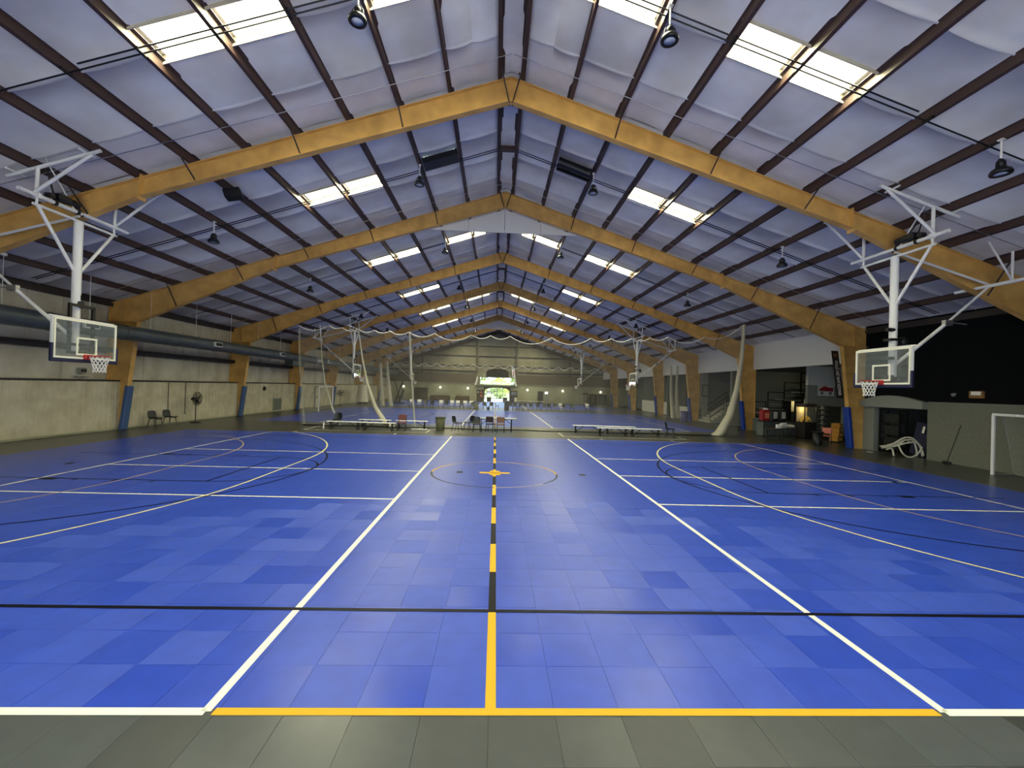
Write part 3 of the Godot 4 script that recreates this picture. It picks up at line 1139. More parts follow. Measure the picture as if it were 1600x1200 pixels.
	solo("block_planter_wall", st, "concrete", "pale stepped block wall beside the concrete stair", "low wall", Vector3(20.7, 0, -35.0))
	st = mb()
	bbox(st, Vector3(0, 0.0, 0), Vector3(0.62, 1.05, 0.04), 0.01)
	var po := thing("framed_notice", "black framed notice hung on the pier beside the stair", "poster", Vector3(18.75, 2.75, -37.42))
	part(po, "frame", st, "black_metal")
	st = mb()
	box(st, Vector3(0, 0, 0.025), Vector3(0.5, 0.92, 0.01))
	part(po, "print", st, "annex_gray")

func hoop(s: float, adjuster: bool, label: String, z: float) -> Node3D:     # base on the floor under the backboard face; +x s is outward
	var h := thing("basketball_hoop", label, "basketball hoop", Vector3(0.04 + s * 11.66, 0, z), 0, "ceiling-hung basketball hoops")
	var px := 0.34 * s
	var st := mb()
	tube(st, Vector3(px, 3.2, 0), Vector3(px, 6.84, 0), 0.105, 16)
	part(h, "pole", st, "white_metal")
	st = mb()
	tube(st, Vector3(px, 6.86, -1.2), Vector3(px, 6.86, 1.2), 0.038, 8)
	part(h, "crossbar", st, "white_metal")
	for e in [-1.0, 1.0]:
		st = mb()
		tube(st, Vector3(px, 5.42, 0.08 * e), Vector3(px, 6.84, 1.08 * e), 0.042, 8)
		part(h, "pole_brace", st, "white_metal")
		st = mb()
		tube(st, Vector3(px, 6.86, 1.12 * e), Vector3(px, 7.1, 1.1 * e), 0.03, 6)
		box(st, Vector3(px, 7.1, 1.1 * e), Vector3(0.13, 0.13, 0.08))
		part(h, "pivot_clamp", st, "white_metal")
		# hanger, header along the roof slope, diagonal
		var dx := 0.34
		var gy := func(lx: float) -> float: return ry(absf(0.04 + s * 11.66 + s * lx - XR)) - 0.07
		st = mb()
		tube(st, Vector3(px, 7.1, 1.12 * e), Vector3(px, gy.call(dx), 1.12 * e), 0.045, 8)
		part(h, "hanger_post", st, "white_metal")
		st = mb()
		tube(st, Vector3(s * (dx + 0.75), gy.call(dx + 0.75), 1.12 * e), Vector3(s * (dx - 1.55), gy.call(dx - 1.55), 1.12 * e), 0.045, 8)
		part(h, "header_beam", st, "white_metal")
		st = mb()
		tube(st, Vector3(px, 7.16, 1.16 * e), Vector3(s * (dx - 1.35), gy.call(dx - 1.35) - 0.03, 1.12 * e), 0.042, 8)
		part(h, "hanger_diagonal", st, "white_metal")
		for q in [dx + 0.55, dx - 1.2]:
			st = mb()
			tube(st, Vector3(s * q, gy.call(q) + 0.04, 1.12 * e - 0.22), Vector3(s * q, gy.call(q) + 0.04, 1.12 * e + 0.22), 0.028, 6)
			part(h, "purlin_clamp", st, "white_metal")
		# outer pipe hangers
		st = mb()
		tube(st, Vector3(s * 3.34, 6.08, 0.6 * e), Vector3(s * 3.34, gy.call(3.34) + 0.05, 0.6 * e), 0.035, 6)
		tube(st, Vector3(s * 3.34, 6.1, 0.6 * e), Vector3(s * 2.6, gy.call(2.6) + 0.05, 0.6 * e), 0.028, 6)
		part(h, "outer_hanger", st, "white_metal")
	st = mb()
	tube(st, Vector3(px, 7.1, -1.58), Vector3(px, 7.1, 1.55), 0.052, 10)
	part(h, "pivot_pipe", st, "white_metal")
	st = mb()
	tube(st, Vector3(px, 7.0, 0), Vector3(s * 3.34, 6.13, 0), 0.035, 8)
	part(h, "back_strut", st, "white_metal")
	st = mb()
	tube(st, Vector3(px, 7.14, 0.15), Vector3(px - s * 0.1, 8.1, 1.05), 0.02, 6)
	part(h, "stay_rod", st, "white_metal")
	st = mb()
	tube(st, Vector3(s * 3.34, 6.08, -0.95), Vector3(s * 3.34, 6.08, 0.95), 0.052, 10)
	part(h, "outer_pipe", st, "white_metal")
	st = mb()
	tube(st, Vector3(px, 3.5, 0), Vector3(s * 2.1, 4.95, 0), 0.05, 10)
	tube(st, Vector3(s * 2.0, 4.87, 0), Vector3(s * 3.34, 6.05, 0), 0.036, 10)
	part(h, "fold_brace", st, "white_metal")
	st = mb()
	box(st, Vector3(s * 2.05, 4.9, 0), Vector3(0.24, 0.16, 0.12))
	tube(st, Vector3(s * 2.15, 4.92, 0), Vector3(s * 2.55, 4.86, 0.1), 0.018, 5)
	part(h, "brace_lock", st, "steel")
	st = mb()
	bbox(st, Vector3(px - 0.02 * s, 7.28, 0.5), Vector3(0.26, 0.2, 0.36), 0.04)
	tube(st, Vector3(px, 7.29, 0.3), Vector3(px, 7.29, 0.05), 0.1, 10)
	bbox(st, Vector3(px, 7.24, 0.8), Vector3(0.2, 0.12, 0.16), 0.03)
	tube(st, Vector3(px, 7.1, 0.7), Vector3(px, 7.1, 0.63), 0.075, 10)
	tube(st, Vector3(px, 7.1, 0.02), Vector3(px, 7.1, 0.09), 0.075, 10)
	path(st, [Vector3(px, 7.25, 0.05), Vector3(px + 0.03, 7.1, -0.08), Vector3(px, 7.02, -0.1)], 0.025, 5)
	tube(st, Vector3(px, 7.3, 0.7), Vector3(px - s * 0.1, 7.85, 1.0), 0.02, 5)
	part(h, "winch", st, "black_metal")
	if adjuster:
		st = mb()
		for z0 in [-0.34, 0.34]:
			box(st, Vector3(0.16 * s, 3.78, z0), Vector3(0.06, 1.4, 0.075))
		for y in [3.12, 3.35, 4.05, 4.45]:
			box(st, Vector3(0.16 * s, y, 0), Vector3(0.06, 0.075, 0.72))
		bbox(st, Vector3(0.3 * s, 4.5, -0.05), Vector3(0.2, 0.2, 0.2), 0.04)
		bbox(st, Vector3(0.3 * s, 4.7, -0.02), Vector3(0.12, 0.2, 0.12), 0.03)
		part(h, "height_adjuster", st, "black_metal")
	else:
		st = mb()
		tube(st, Vector3(px - 0.25 * s, 4.62, 0.05), Vector3(px - 0.02, 4.62, 0.05), 0.06, 8)
		part(h, "adjuster_grip", st, "dark_metal")
		st = mb()
		box(st, Vector3(px, 4.32, 0), Vector3(0.4, 0.07, 0.26))
		part(h, "height_adjuster", st, "black_metal")
		st = mb()
		lathe(st, [[0.0, -0.12], [0.1, -0.08], [0.12, 0.05], [0.07, 0.16], [0.0, 0.18]], Vector3(px + 0.26 * s, 4.24, 0.05), 10)
		part(h, "adjuster_motor", st, "dark_metal")
		st = mb()
		for y in [3.2, 3.75]:
			st = mb()
			box(st, Vector3(0.18 * s, y, 0), Vector3(0.16, 0.08, 0.3))
			part(h, "mount_plate", st, "dark_metal")
	# backboard
	st = mb()
	box(st, Vector3(0, 3.485, 0), Vector3(0.014, 1.07, 1.83))
	var b := part(h, "backboard", st, "glass", "clear glass backboard")
	st = mb()
	for y in [2.975, 3.995]:
		box(st, Vector3(-0.012 * s, y, 0), Vector3(0.012, 0.05, 1.83))
	for z0 in [-0.89, 0.89]:
		box(st, Vector3(-0.012 * s, 3.485, z0), Vector3(0.012, 0.97, 0.05))
	part(b, "white_border", st, "white_line")
	st = mb()
	for y in [3.08, 3.53]:
		box(st, Vector3(-0.012 * s, y, 0), Vector3(0.012, 0.05, 0.61))
	for z0 in [-0.28, 0.28]:
		box(st, Vector3(-0.012 * s, 3.305, z0), Vector3(0.012, 0.4, 0.05))
	part(b, "target_square", st, "white_line")
	st = mb()
	for y in [2.94, 4.03]:
		box(st, Vector3(0.03 * s, y, 0), Vector3(0.06, 0.025, 1.88))
	for z0 in [-0.93, 0.93]:
		box(st, Vector3(0.03 * s, 3.485, z0), Vector3(0.06, 1.1, 0.025))
	box(st, Vector3(0.1 * s, 4.06, 0), Vector3(0.03, 0.04, 1.9))
	part(b, "edge_frame", st, "white_metal")
	st = mb()
	bbox(st, Vector3(0.005 * s, 2.9, 0), Vector3(0.1, 0.1, 1.96), 0.02)
	for z0 in [-0.95, 0.95]:
		bbox(st, Vector3(0.005 * s, 3.12, z0), Vector3(0.1, 0.44, 0.06), 0.02)
	part(b, "edge_pad", st, "navy")
	# rim and net
	st = mb()
	var ring := []
	for k in 24:
		ring.append(Vector3(-(0.15 + 0.23) * s + 0.23 * cos(TAU * k / 24), 3.05, 0.23 * sin(TAU * k / 24)))
	path(st, ring, 0.011, 6, true)
	bbox(st, Vector3(-0.05 * s, 3.01, 0), Vector3(0.09, 0.14, 0.2), 0.015)
	box(st, Vector3(-0.11 * s, 3.035, 0), Vector3(0.1, 0.03, 0.14))
	for z0 in [-0.07, 0.07]:
		tube(st, Vector3(-0.06 * s, 2.98, z0), Vector3(-0.2 * s, 3.04, z0 * 1.9), 0.009, 5)
	part(h, "rim", st, "rim_red")
	st = mb()
	var lv := [[0.215, 3.03], [0.19, 2.94], [0.165, 2.85], [0.145, 2.76], [0.135, 2.67], [0.14, 2.59]]
	for k in 5:
		for i in 12:
			var a0 := TAU * (i + 0.5 * (k % 2)) / 12
			for e in [-1.0, 1.0]:
				var a1: float = a0 + e * TAU / 24
				var cx := -(0.15 + 0.23) * s
				tube(st, Vector3(cx + lv[k][0] * cos(a0), lv[k][1], lv[k][0] * sin(a0)), Vector3(cx + lv[k + 1][0] * cos(a1), lv[k + 1][1], lv[k + 1][0] * sin(a1)), 0.0065, 4, -1.0, false)
	part(h, "net", st, "cord", "white cord net", "stuff")
	return h

func build_hoops():
	var l := hoop(-1, true, "nearest left ceiling-hung hoop with black height adjuster frame", -12.5)
	var r := hoop(1, false, "nearest right ceiling-hung hoop with long white fold brace", -12.5)
	dup(l, Vector3(l.position.x, 0, -36.06), 0, "left hoop over the second court, its glass board behind the divider net")
	dup(r, Vector3(r.position.x, 0, -36.06), 0, "right hoop over the second court, its glass board behind the divider net")
	dup(l, Vector3(l.position.x, 0, -59.7), 0, "left hoop over the farthest court, small beneath the distant frames")
	dup(r, Vector3(r.position.x, 0, -59.7), 0, "right hoop over the farthest court, small beneath the distant frames")

func build_high_bays():
	var proto: Node3D = null
	var side_name := {-1.0: "left", 1.0: "right"}
	for b in range(1, BAYS.size()):
		for inner in [true, false]:
			for s in [-1.0, 1.0]:
				var k := 2 if inner else 7
				var d := 0.31 + 1.5 * k
				var at := Vector3(rx(s, d), ry(d), SKYZ[b])
				var lab := "high bay lamp, %s %s row, %s bay from the camera" % [side_name[s], "inner" if inner else "outer", ORD[b - 1]]
				if proto == null:
					proto = thing("high_bay_lamp", lab, "ceiling lamp", at, 0, "high bay lamps hung from the purlins")
					var st := mb()
					tube(st, Vector3(0, 0.0, 0), Vector3(0, -0.42, 0), 0.02, 8)
					box(st, Vector3(0, -0.01, 0), Vector3(0.1, 0.03, 0.1))
					part(proto, "drop_rod", st, "white_metal")
					st = mb()
					path(st, [Vector3(-0.12, -0.66, 0), Vector3(-0.11, -0.52, 0), Vector3(-0.05, -0.44, 0), Vector3(0.05, -0.44, 0), Vector3(0.11, -0.52, 0), Vector3(0.12, -0.66, 0)], 0.014, 6)
					lathe(st, [[0.0, -0.46], [0.06, -0.47], [0.08, -0.52], [0.075, -0.6], [0.0, -0.62]].map(func(p): return [p[0], p[1]]), Vector3.ZERO, 12)
					part(proto, "bracket", st, "black_metal")
					st = mb()
					lathe(st, [[0.12, -0.78], [0.185, -0.78], [0.195, -0.74], [0.17, -0.68], [0.1, -0.63], [0.0, -0.62]], Vector3.ZERO, 20)
					part(proto, "housing", st, "black_metal")
					st = mb()
					lathe(st, [[0.0, -0.765], [0.125, -0.77], [0.125, -0.74], [0.0, -0.735]], Vector3.ZERO, 20)
					part(proto, "lens", st, "lens", "pale unlit lens")
				else:
					dup(proto, at, 0, lab)

func build_roof_services():
	# conduits and sway rods running across the slopes
	for b in range(1, 7):
		for s in [-1.0, 1.0]:
			var zc: float = SKYZ[b] - 0.24 - (0.25 if b > 1 else 0.0)
			var t := thing("roof_conduit", "pair of dark conduits clipped under the purlins, %s slope, %s bay from camera" % ["left" if s < 0 else "right", ORD[b - 1]], "conduit", Vector3(XR, TOP, zc), 0, "conduits across the roof slopes")
			for q in [[0.0, 0.35, 17.6], [0.14, 0.35, 9.0 if b % 2 else 17.6]]:
				var st := mb()
				tube(st, Vector3(s * q[1], -PITCH * q[1] - 0.02, q[0]), Vector3(s * q[2], -PITCH * q[2] - 0.02, q[0]), 0.017, 6)
				part(t, "conduit", st, "black_metal")
			var st2 := mb()
			for k in range(1, 12):
				var d := 0.31 + 1.5 * k
				box(st2, Vector3(s * d, -PITCH * d - 0.02, 0.05), Vector3(0.05, 0.05, 0.24))
			part(t, "clip", st2, "dark_metal")
	for b in range(1, 6):
		for s in [-1.0, 1.0]:
			var st := mb()
			tube(st, Vector3(0, -0.03, 0), Vector3(s * 17.5, -PITCH * 17.5 - 0.03, 0.3), 0.011, 5)
			solo("sway_wire", st, "steel", "thin steel wire across the %s roof slope near frame of the %s bay" % ["left" if s < 0 else "right", ORD[b - 1]], "wire", Vector3(XR + s * 0.03, TOP, BAYS[b][1] + 1.0), "sway wires under the purlins")
	# louvred vent box left of the ridge, drum on the right
	var v := thing("louver_vent", "dark roof vent box with a row of bright slots, left of the ridge", "vent", roof_pt(-1, 2.56, 0.04, -16.3))
	var sl := Vector3(-1, -PITCH, 0).normalized()
	var bs := Basis(sl, Vector3(0, 0, 1).cross(sl), Vector3(0, 0, 1))
	var st := mb()
	box(st, Vector3.ZERO, Vector3(1.36, 0.2, 0.62), bs)
	part(v, "housing", st, "dark_metal")
	for k in 10:
		st = mb()
		box(st, bs * Vector3(-0.58 + 0.128 * k, -0.11, 0.22), Vector3(0.085, 0.03, 0.13), bs)
		part(v, "slot", st, "vent_slot")
	st = mb()
	for k in 11:
		box(st, bs * Vector3(-0.645 + 0.128 * k, -0.12, 0.1), Vector3(0.02, 0.06, 0.4), bs)
	part(v, "slat", st, "black_metal")
	var dr := thing("vent_drum", "dark cylindrical heater drum hung right of the ridge", "heater", roof_pt(1, 2.56, -0.05, -16.2))
	var s2 := Vector3(1, -PITCH, 0).normalized()
	st = mb()
	tube(st, s2 * -0.66, s2 * 0.66, 0.17, 16)
	part(dr, "drum", st, "dark_metal")
	st = mb()
	for k in [-0.62, 0.62]:
		tube(st, s2 * (k - 0.03), s2 * (k + 0.03), 0.19, 16)
	box(st, Vector3(0, -0.12, -0.3), Vector3(1.36, 0.08, 0.08), Basis(s2, Vector3(0, 0, 1).cross(s2), Vector3(0, 0, 1)))
	part(dr, "end_band", st, "black_metal")
	var sp := thing("speaker_box", "dark loudspeaker box under the left slope behind the nearest frame", "speaker", roof_pt(-1, 9.2, -0.02, -14.6))
	st = mb()
	bbox(st, Vector3(0, -0.12, 0), Vector3(0.5, 0.3, 0.42), 0.03, Basis.from_euler(Vector3(0, 0.3, 0.3)))
	part(sp, "cabinet", st, "dark_metal")
	st = mb()
	box(st, Vector3(0.14, -0.16, 0.19), Vector3(0.3, 0.2, 0.06), Basis.from_euler(Vector3(0, 0.3, 0.3)))
	part(sp, "grille", st, "black_metal")

func build_duct():
	var d := thing("air_duct", "long round gray spiral air duct along the left wall", "duct", Vector3(-16.2, 4.4, 0))
	var z := 2.0
	while z > -70.0:
		var st := mb()
		tube(st, Vector3(0, 0, z), Vector3(0, 0, z - 3.0), 0.325, 24, -1.0, z > 1.9)
		part(d, "duct_length", st, "duct")
		st = mb()
		tube(st, Vector3(0, 0, z - 2.95), Vector3(0, 0, z - 3.05), 0.338, 24)
		part(d, "joint_ring", st, "duct")
		if int(-z) % 2 == 0 or true:
			var ry0 := ry(absf(-16.2 - XR))
			st = mb()
			tube(st, Vector3(0, 0.32, z - 1.5), Vector3(0, ry0 - 4.4, z - 1.5), 0.012, 5)
			part(d, "hanger_rod", st, "white_metal")
		z -= 3.0
	for q in [-24.8, -32.1, -41.0, -17.2, -50.0]:
		var st := mb()
		box(st, Vector3(0.36, 0.05, q), Vector3(0.12, 0.26, 0.62))
		var r := part(d, "register", st, "white_metal")
		st = mb()
		box(st, Vector3(0.425, 0.05, q), Vector3(0.02, 0.18, 0.52))
		for k in 4:
			box(st, Vector3(0.437, -0.02 + 0.045 * k, q), Vector3(0.02, 0.012, 0.5))
		part(r, "grille", st, "dark_metal")
	var st := mb()
	bbox(st, Vector3(-0.2, -0.42, -35.3), Vector3(0.7, 0.5, 2.0), 0.04)
	part(d, "branch_plenum", st, "duct")
	st = mb()
	tube(st, Vector3(0, 0, -38.4), Vector3(0, 0, -39.3), 0.332, 24)
	part(d, "bright_band", st, "steel", "shiny unpainted band")

# ------------------------------------------------------------------ divider nets
func fold(st: SurfaceTool, pts: Array, widths: Array, n := 14):     # a gathered hank of netting: fluted column along pts
	var rows := []
	for k in pts.size():
		var row := []
		for i in n + 1:
			var w := TAU * i / n
			var r: float = widths[k] * (1.0 if i % 2 else 0.68)
			row.append(pts[k] + Vector3(cos(w) * r, 0, sin(w) * r * 0.8))
		rows.append(row)
	sheet(st, rows, 1)

func scallop(st: SurfaceTool, peaks: Array, dip: float, r: float):
	var pts := []
	for k in peaks.size() - 1:
		var a: Vector3 = peaks[k]
		var b: Vector3 = peaks[k + 1]
		var n := 10
		var dd := dip * (b.x - a.x) / 1.6
		for i in n:
			var u := float(i) / n
			pts.append(a.lerp(b, u) - Vector3(0, 4 * dd * u * (1 - u), 0))
	pts.append(peaks[-1])
	path(st, pts, r, 5)
	return pts

func build_divider_nets():
	var z := -25.0
	var n := func(x: float, y: float) -> Vector3: return Vector3(x * 25.0 / 24.0, maxf(0.03, 2.5255 + (y - 2.5255) * 25.0 / 24.0), 0)
	var t := thing("divider_net", "pale court divider net with scalloped top rope, hung before the second court", "net", Vector3(0, 0, z))
	var px := [-11.04, -9.37, -8.66, -7.75, -6.86, -6.01, -4.95, -3.52, -1.45, -0.37, 0.72, 3.08, 5.34, 6.48, 7.66, 8.73, 9.77, 11.9, 14.1]
	var py := [5.6, 5.67, 5.56, 5.5, 5.48, 5.47, 5.44, 5.42, 5.4, 5.4, 5.4, 5.4, 5.45, 5.47, 5.52, 5.59, 5.68, 5.75, 6.5]
	var peaks := []
	for k in px.size():
		peaks.append(n.call(px[k], py[k]))
	var st := mb()
	var top: Array = scallop(st, peaks, 0.27, 0.024)
	part(t, "top_rope", st, "cord")
	st = mb()
	var rows := []
	for q in 5:
		var row := []
		for k in top.size():
			var v: Vector3 = top[k]
			var u := q / 4.0
			row.append(Vector3(lerpf(v.x, v.x * 0.985 + 0.1, u), lerpf(v.y, 0.03, u), sin(k * 0.8) * 0.07 * u + 0.02))
		rows.append(row)
	sheet(st, rows, 1)
	part(t, "net_panel", st, "netting", "sheer netting", "stuff")
	st = mb()
	var low := []
	for k in 40:
		low.append(Vector3(lerpf(-11.0, 13.4, k / 39.0), 0.03, 0.1 + 0.12 * sin(k * 0.9)))
	path(st, low, 0.03, 5)
	part(t, "bottom_rope", st, "black_metal")
	var folds := [
		[[[-9.86, 5.66], [-9.69, 3.81], [-9.47, 2.4], [-9.0, 0.99], [-8.55, 0.0]], [0.03, 0.03, 0.04, 0.07, 0.1], "net_fold_thin"],
		[[[-4.91, 5.42], [-4.74, 3.26], [-4.62, 1.83], [-4.45, 0.0]], [0.06, 0.06, 0.05, 0.08], "net_fold_thin"],
		[[[-11.0, 5.6], [-10.91, 3.77], [-10.7, 1.6], [-10.54, 0.0]], [0.06, 0.05, 0.06, 0.08], "net_fold_faint"],
		[[[-7.74, 5.45], [-7.48, 3.88], [-7.15, 2.47], [-6.69, 1.23], [-6.2, 0.45], [-5.8, 0.0]], [0.03, 0.05, 0.08, 0.13, 0.2, 0.28], "net_fold"],
		[[[14.2, 6.55], [14.12, 4.6], [13.86, 2.74], [13.5, 1.3], [13.0, 0.35], [12.75, 0.0]], [0.1, 0.13, 0.16, 0.24, 0.32, 0.36], "net_fold"]]
	for f in folds:
		st = mb()
		fold(st, f[0].map(func(p): return n.call(p[0], p[1])), f[1], 12)
		part(t, "net_fold", st, f[2], "gathered hank of net")
	# second net beyond, tied up high, its hanks by the right columns
	var t2 := thing("divider_net", "far divider net tied up in a zigzag before the gable wall", "net", Vector3(0, 0, -47.9), 0)
	st = mb()
	var zz := []
	for k in 36:
		var x := lerpf(-11.5, 12.5, k / 35.0)
		zz.append(Vector3(x, (4.95 if k % 2 else 4.58), 0))
	path(st, zz, 0.02, 4)
	part(t2, "top_rope", st, "cord")
	st = mb()
	rows = [[], []]
	for k in 36:
		rows[0].append(zz[k])
		rows[1].append(Vector3(zz[k].x, 4.5, 0.02))
	sheet(st, rows, 1)
	part(t2, "net_panel", st, "netting", "", "stuff")
	for q in [[-12.2, -11.6, 5.0], [-12.9, -12.5, 4.8]]:
		st = mb()
		fold(st, [Vector3(q[0], q[2], 0), Vector3((q[0] + q[1]) / 2 - 0.05, 2.4, 0), Vector3(q[1], 0.03, 0)], [0.12, 0.2, 0.26])
		part(t2, "net_fold", st, "net_fold_thin", "gathered hank of net")
	var g := thing("tied_net", "two pale hanks of netting tied beside the fourth right column", "net", Vector3(16.9, 0, -40.6))
	for q in [[0.0, 0.35], [0.62, 0.78]]:
		st = mb()
		fold(st, [Vector3(q[0], 5.1, 0), Vector3((q[0] + q[1]) / 2 - 0.08, 2.4, 0), Vector3(q[1], 0.03, 0)], [0.08, 0.17, 0.24])
		part(g, "net_fold", st, "net_fold")

# ------------------------------------------------------------------ furniture
func bench(label: String, at: Vector3, turn := 0.0) -> Node3D:
	var t := thing("bench", label, "bench", at, turn, "white topped team benches")
	var st := mb()
	for z in [-0.075, 0.075]:
		bbox(st, Vector3(0, 0.44, z), Vector3(1.8, 0.035, 0.14), 0.01)
	part(t, "seat_plank", st, "bench_top")
	for x in [-0.72, 0.72]:
		st = mb()
		for z in [-0.13, 0.13]:
			tube(st, Vector3(x, 0.0, z * 1.2), Vector3(x, 0.42, z * 0.7), 0.026, 6)
		tube(st, Vector3(x, 0.12, -0.14), Vector3(x, 0.12, 0.14), 0.014, 6)
		part(t, "leg_frame", st, "dark_metal")
		st = mb()
		tube(st, Vector3(x, 0.1, 0), Vector3(x * 0.35, 0.41, 0), 0.02, 6)
		part(t, "brace", st, "dark_metal")
	return t

func shell_chair(label: String, at: Vector3, turn: float, group := "", m := "shell_dark") -> Node3D:    # faces +z
	var t := thing("shell_chair", label, "chair", at, turn, group)
	var st := mb()
	var prof := [[0.24, 0.425, 0.2], [0.2, 0.45, 0.22], [0.05, 0.44, 0.23], [-0.12, 0.435, 0.22], [-0.19, 0.48, 0.215], [-0.225, 0.6, 0.215], [-0.25, 0.72, 0.21], [-0.275, 0.8, 0.18], [-0.285, 0.82, 0.1]]
	var up := []
	var dn := []
	for p in prof:
		var a := []
		var b := []
		for k in 7:
			var j := (k - 3) / 3.0
			var v := Vector3(p[2] * j, p[1] + (0.035 * j * j if p[1] < 0.5 else 0.0), p[0] + (0.04 * j * j if p[1] >= 0.5 else 0.0))
			a.append(v)
			b.append(v + (Vector3(0, -0.012, 0) if p[1] < 0.5 else Vector3(0, 0, -0.012)))
		up.append(a)
		b.reverse()
		dn.append(b)
	sheet(st, up, 1)
	sheet(st, dn, 2)
	part(t, "seat_shell", st, m)
	for x in [-0.17, 0.17]:
		for z in [[0.16, 0.22], [-0.13, -0.21]]:
			st = mb()
			tube(st, Vector3(x * 1.25, 0, z[1]), Vector3(x, 0.43, z[0]), 0.019, 6)
			part(t, "leg", st, "chair_steel")
	st = mb()
	tube(st, Vector3(-0.17, 0.425, 0.15), Vector3(0.17, 0.425, 0.15), 0.012, 6)
	tube(st, Vector3(-0.17, 0.425, -0.12), Vector3(0.17, 0.425, -0.12), 0.012, 6)
	part(t, "seat_frame", st, "chair_steel")
	return t

func stack_chair(label: String, at: Vector3, turn: float, m: String, seat_m: String, group := "") -> Node3D:
	var t := thing("stack_chair", label, "chair", at, turn, group)
	var st := mb()
	bbox(st, Vector3(0, 0.455, 0.02), Vector3(0.44, 0.06, 0.44), 0.025)
	part(t, "seat", st, seat_m)
	st = mb()
	bbox(st, Vector3(0, 0.72, -0.215), Vector3(0.42, 0.32, 0.045), 0.02, Basis.from_euler(Vector3(-0.12, 0, 0)))
	part(t, "backrest", st, m)
	for x in [-0.2, 0.2]:
		st = mb()
		tube(st, Vector3(x, 0, 0.2), Vector3(x, 0.44, 0.18), 0.019, 6)
		part(t, "leg", st, "leg_dark")
		st = mb()
		path(st, [Vector3(x, 0, -0.23), Vector3(x, 0.44, -0.185), Vector3(x, 0.82, -0.235)], 0.019, 6)
		part(t, "leg", st, "leg_dark")
	return t

func folding_chair(label: String, at: Vector3, turn: float, group := "") -> Node3D:
	var t := thing("folding_chair", label, "chair", at, turn, group)
	var st := mb()
	bbox(st, Vector3(0, 0.45, 0.02), Vector3(0.44, 0.035, 0.4), 0.015)
	part(t, "seat", st, "shell_white")
	st = mb()
	bbox(st, Vector3(0, 0.75, -0.215), Vector3(0.45, 0.3, 0.035), 0.015, Basis.from_euler(Vector3(-0.14, 0, 0)))
	part(t, "backrest", st, "shell_white")
	for x in [-0.215, 0.215]:
		st = mb()
		tube(st, Vector3(x, 0, 0.24), Vector3(x, 0.86, -0.24), 0.014, 6)
		part(t, "leg", st, "leg_dark")
		st = mb()
		tube(st, Vector3(x * 0.9, 0, -0.24), Vector3(x * 0.9, 0.44, 0.14), 0.014, 6)
		part(t, "leg", st, "leg_dark")
	return t

func table(label: String, at: Vector3, turn: float, len := 2.3, m := "table_top") -> Node3D:
	var t := thing("folding_table", label, "table", at, turn)
	var st := mb()
	bbox(st, Vector3(0, 0.735, 0), Vector3(len, 0.022, 0.74), 0.006)
	part(t, "table_top", st, m)
	st = mb()
	bbox(st, Vector3(0, 0.708, 0), Vector3(len + 0.02, 0.034, 0.76), 0.008)
	part(t, "table_edge", st, "table_edge")
	for e in [-1.0, 1.0]:
		var x: float = e * (len / 2 - 0.3)
		for z in [-0.28, 0.28]:
			st = mb()
			tube(st, Vector3(x, 0, z), Vector3(x, 0.7, z), 0.022, 6)
			part(t, "leg", st, "dark_metal")
		st = mb()
		tube(st, Vector3(x, 0.15, -0.28), Vector3(x, 0.15, 0.28), 0.018, 6)
		tube(st, Vector3(x, 0.4, 0), Vector3(x - e * 0.4, 0.69, 0), 0.018, 6)
		tube(st, Vector3(x, 0.4, -0.28), Vector3(x, 0.4, 0.28), 0.018, 6)
		part(t, "brace", st, "dark_metal")
	return t

func bin(called: String, label: String, cat: String, at: Vector3, r: float, h: float, m: String) -> Node3D:
	var t := thing(called, label, cat, at)
	var st := mb()
	lathe(st, [[0.0, 0.0], [r * 0.78, 0.0], [r * 0.8, 0.02], [r * 0.97, h - 0.05], [r * 0.9, h - 0.05], [r * 0.72, 0.03], [0.0, 0.025]], Vector3.ZERO, 20)
	part(t, "body", st, m)
	st = mb()
	var ring := []
	for k in 20:
		ring.append(Vector3(r * cos(TAU * k / 20), h - 0.03, r * sin(TAU * k / 20)))
	path(st, ring, 0.025, 6, true)
	part(t, "rim", st, m)
	return t

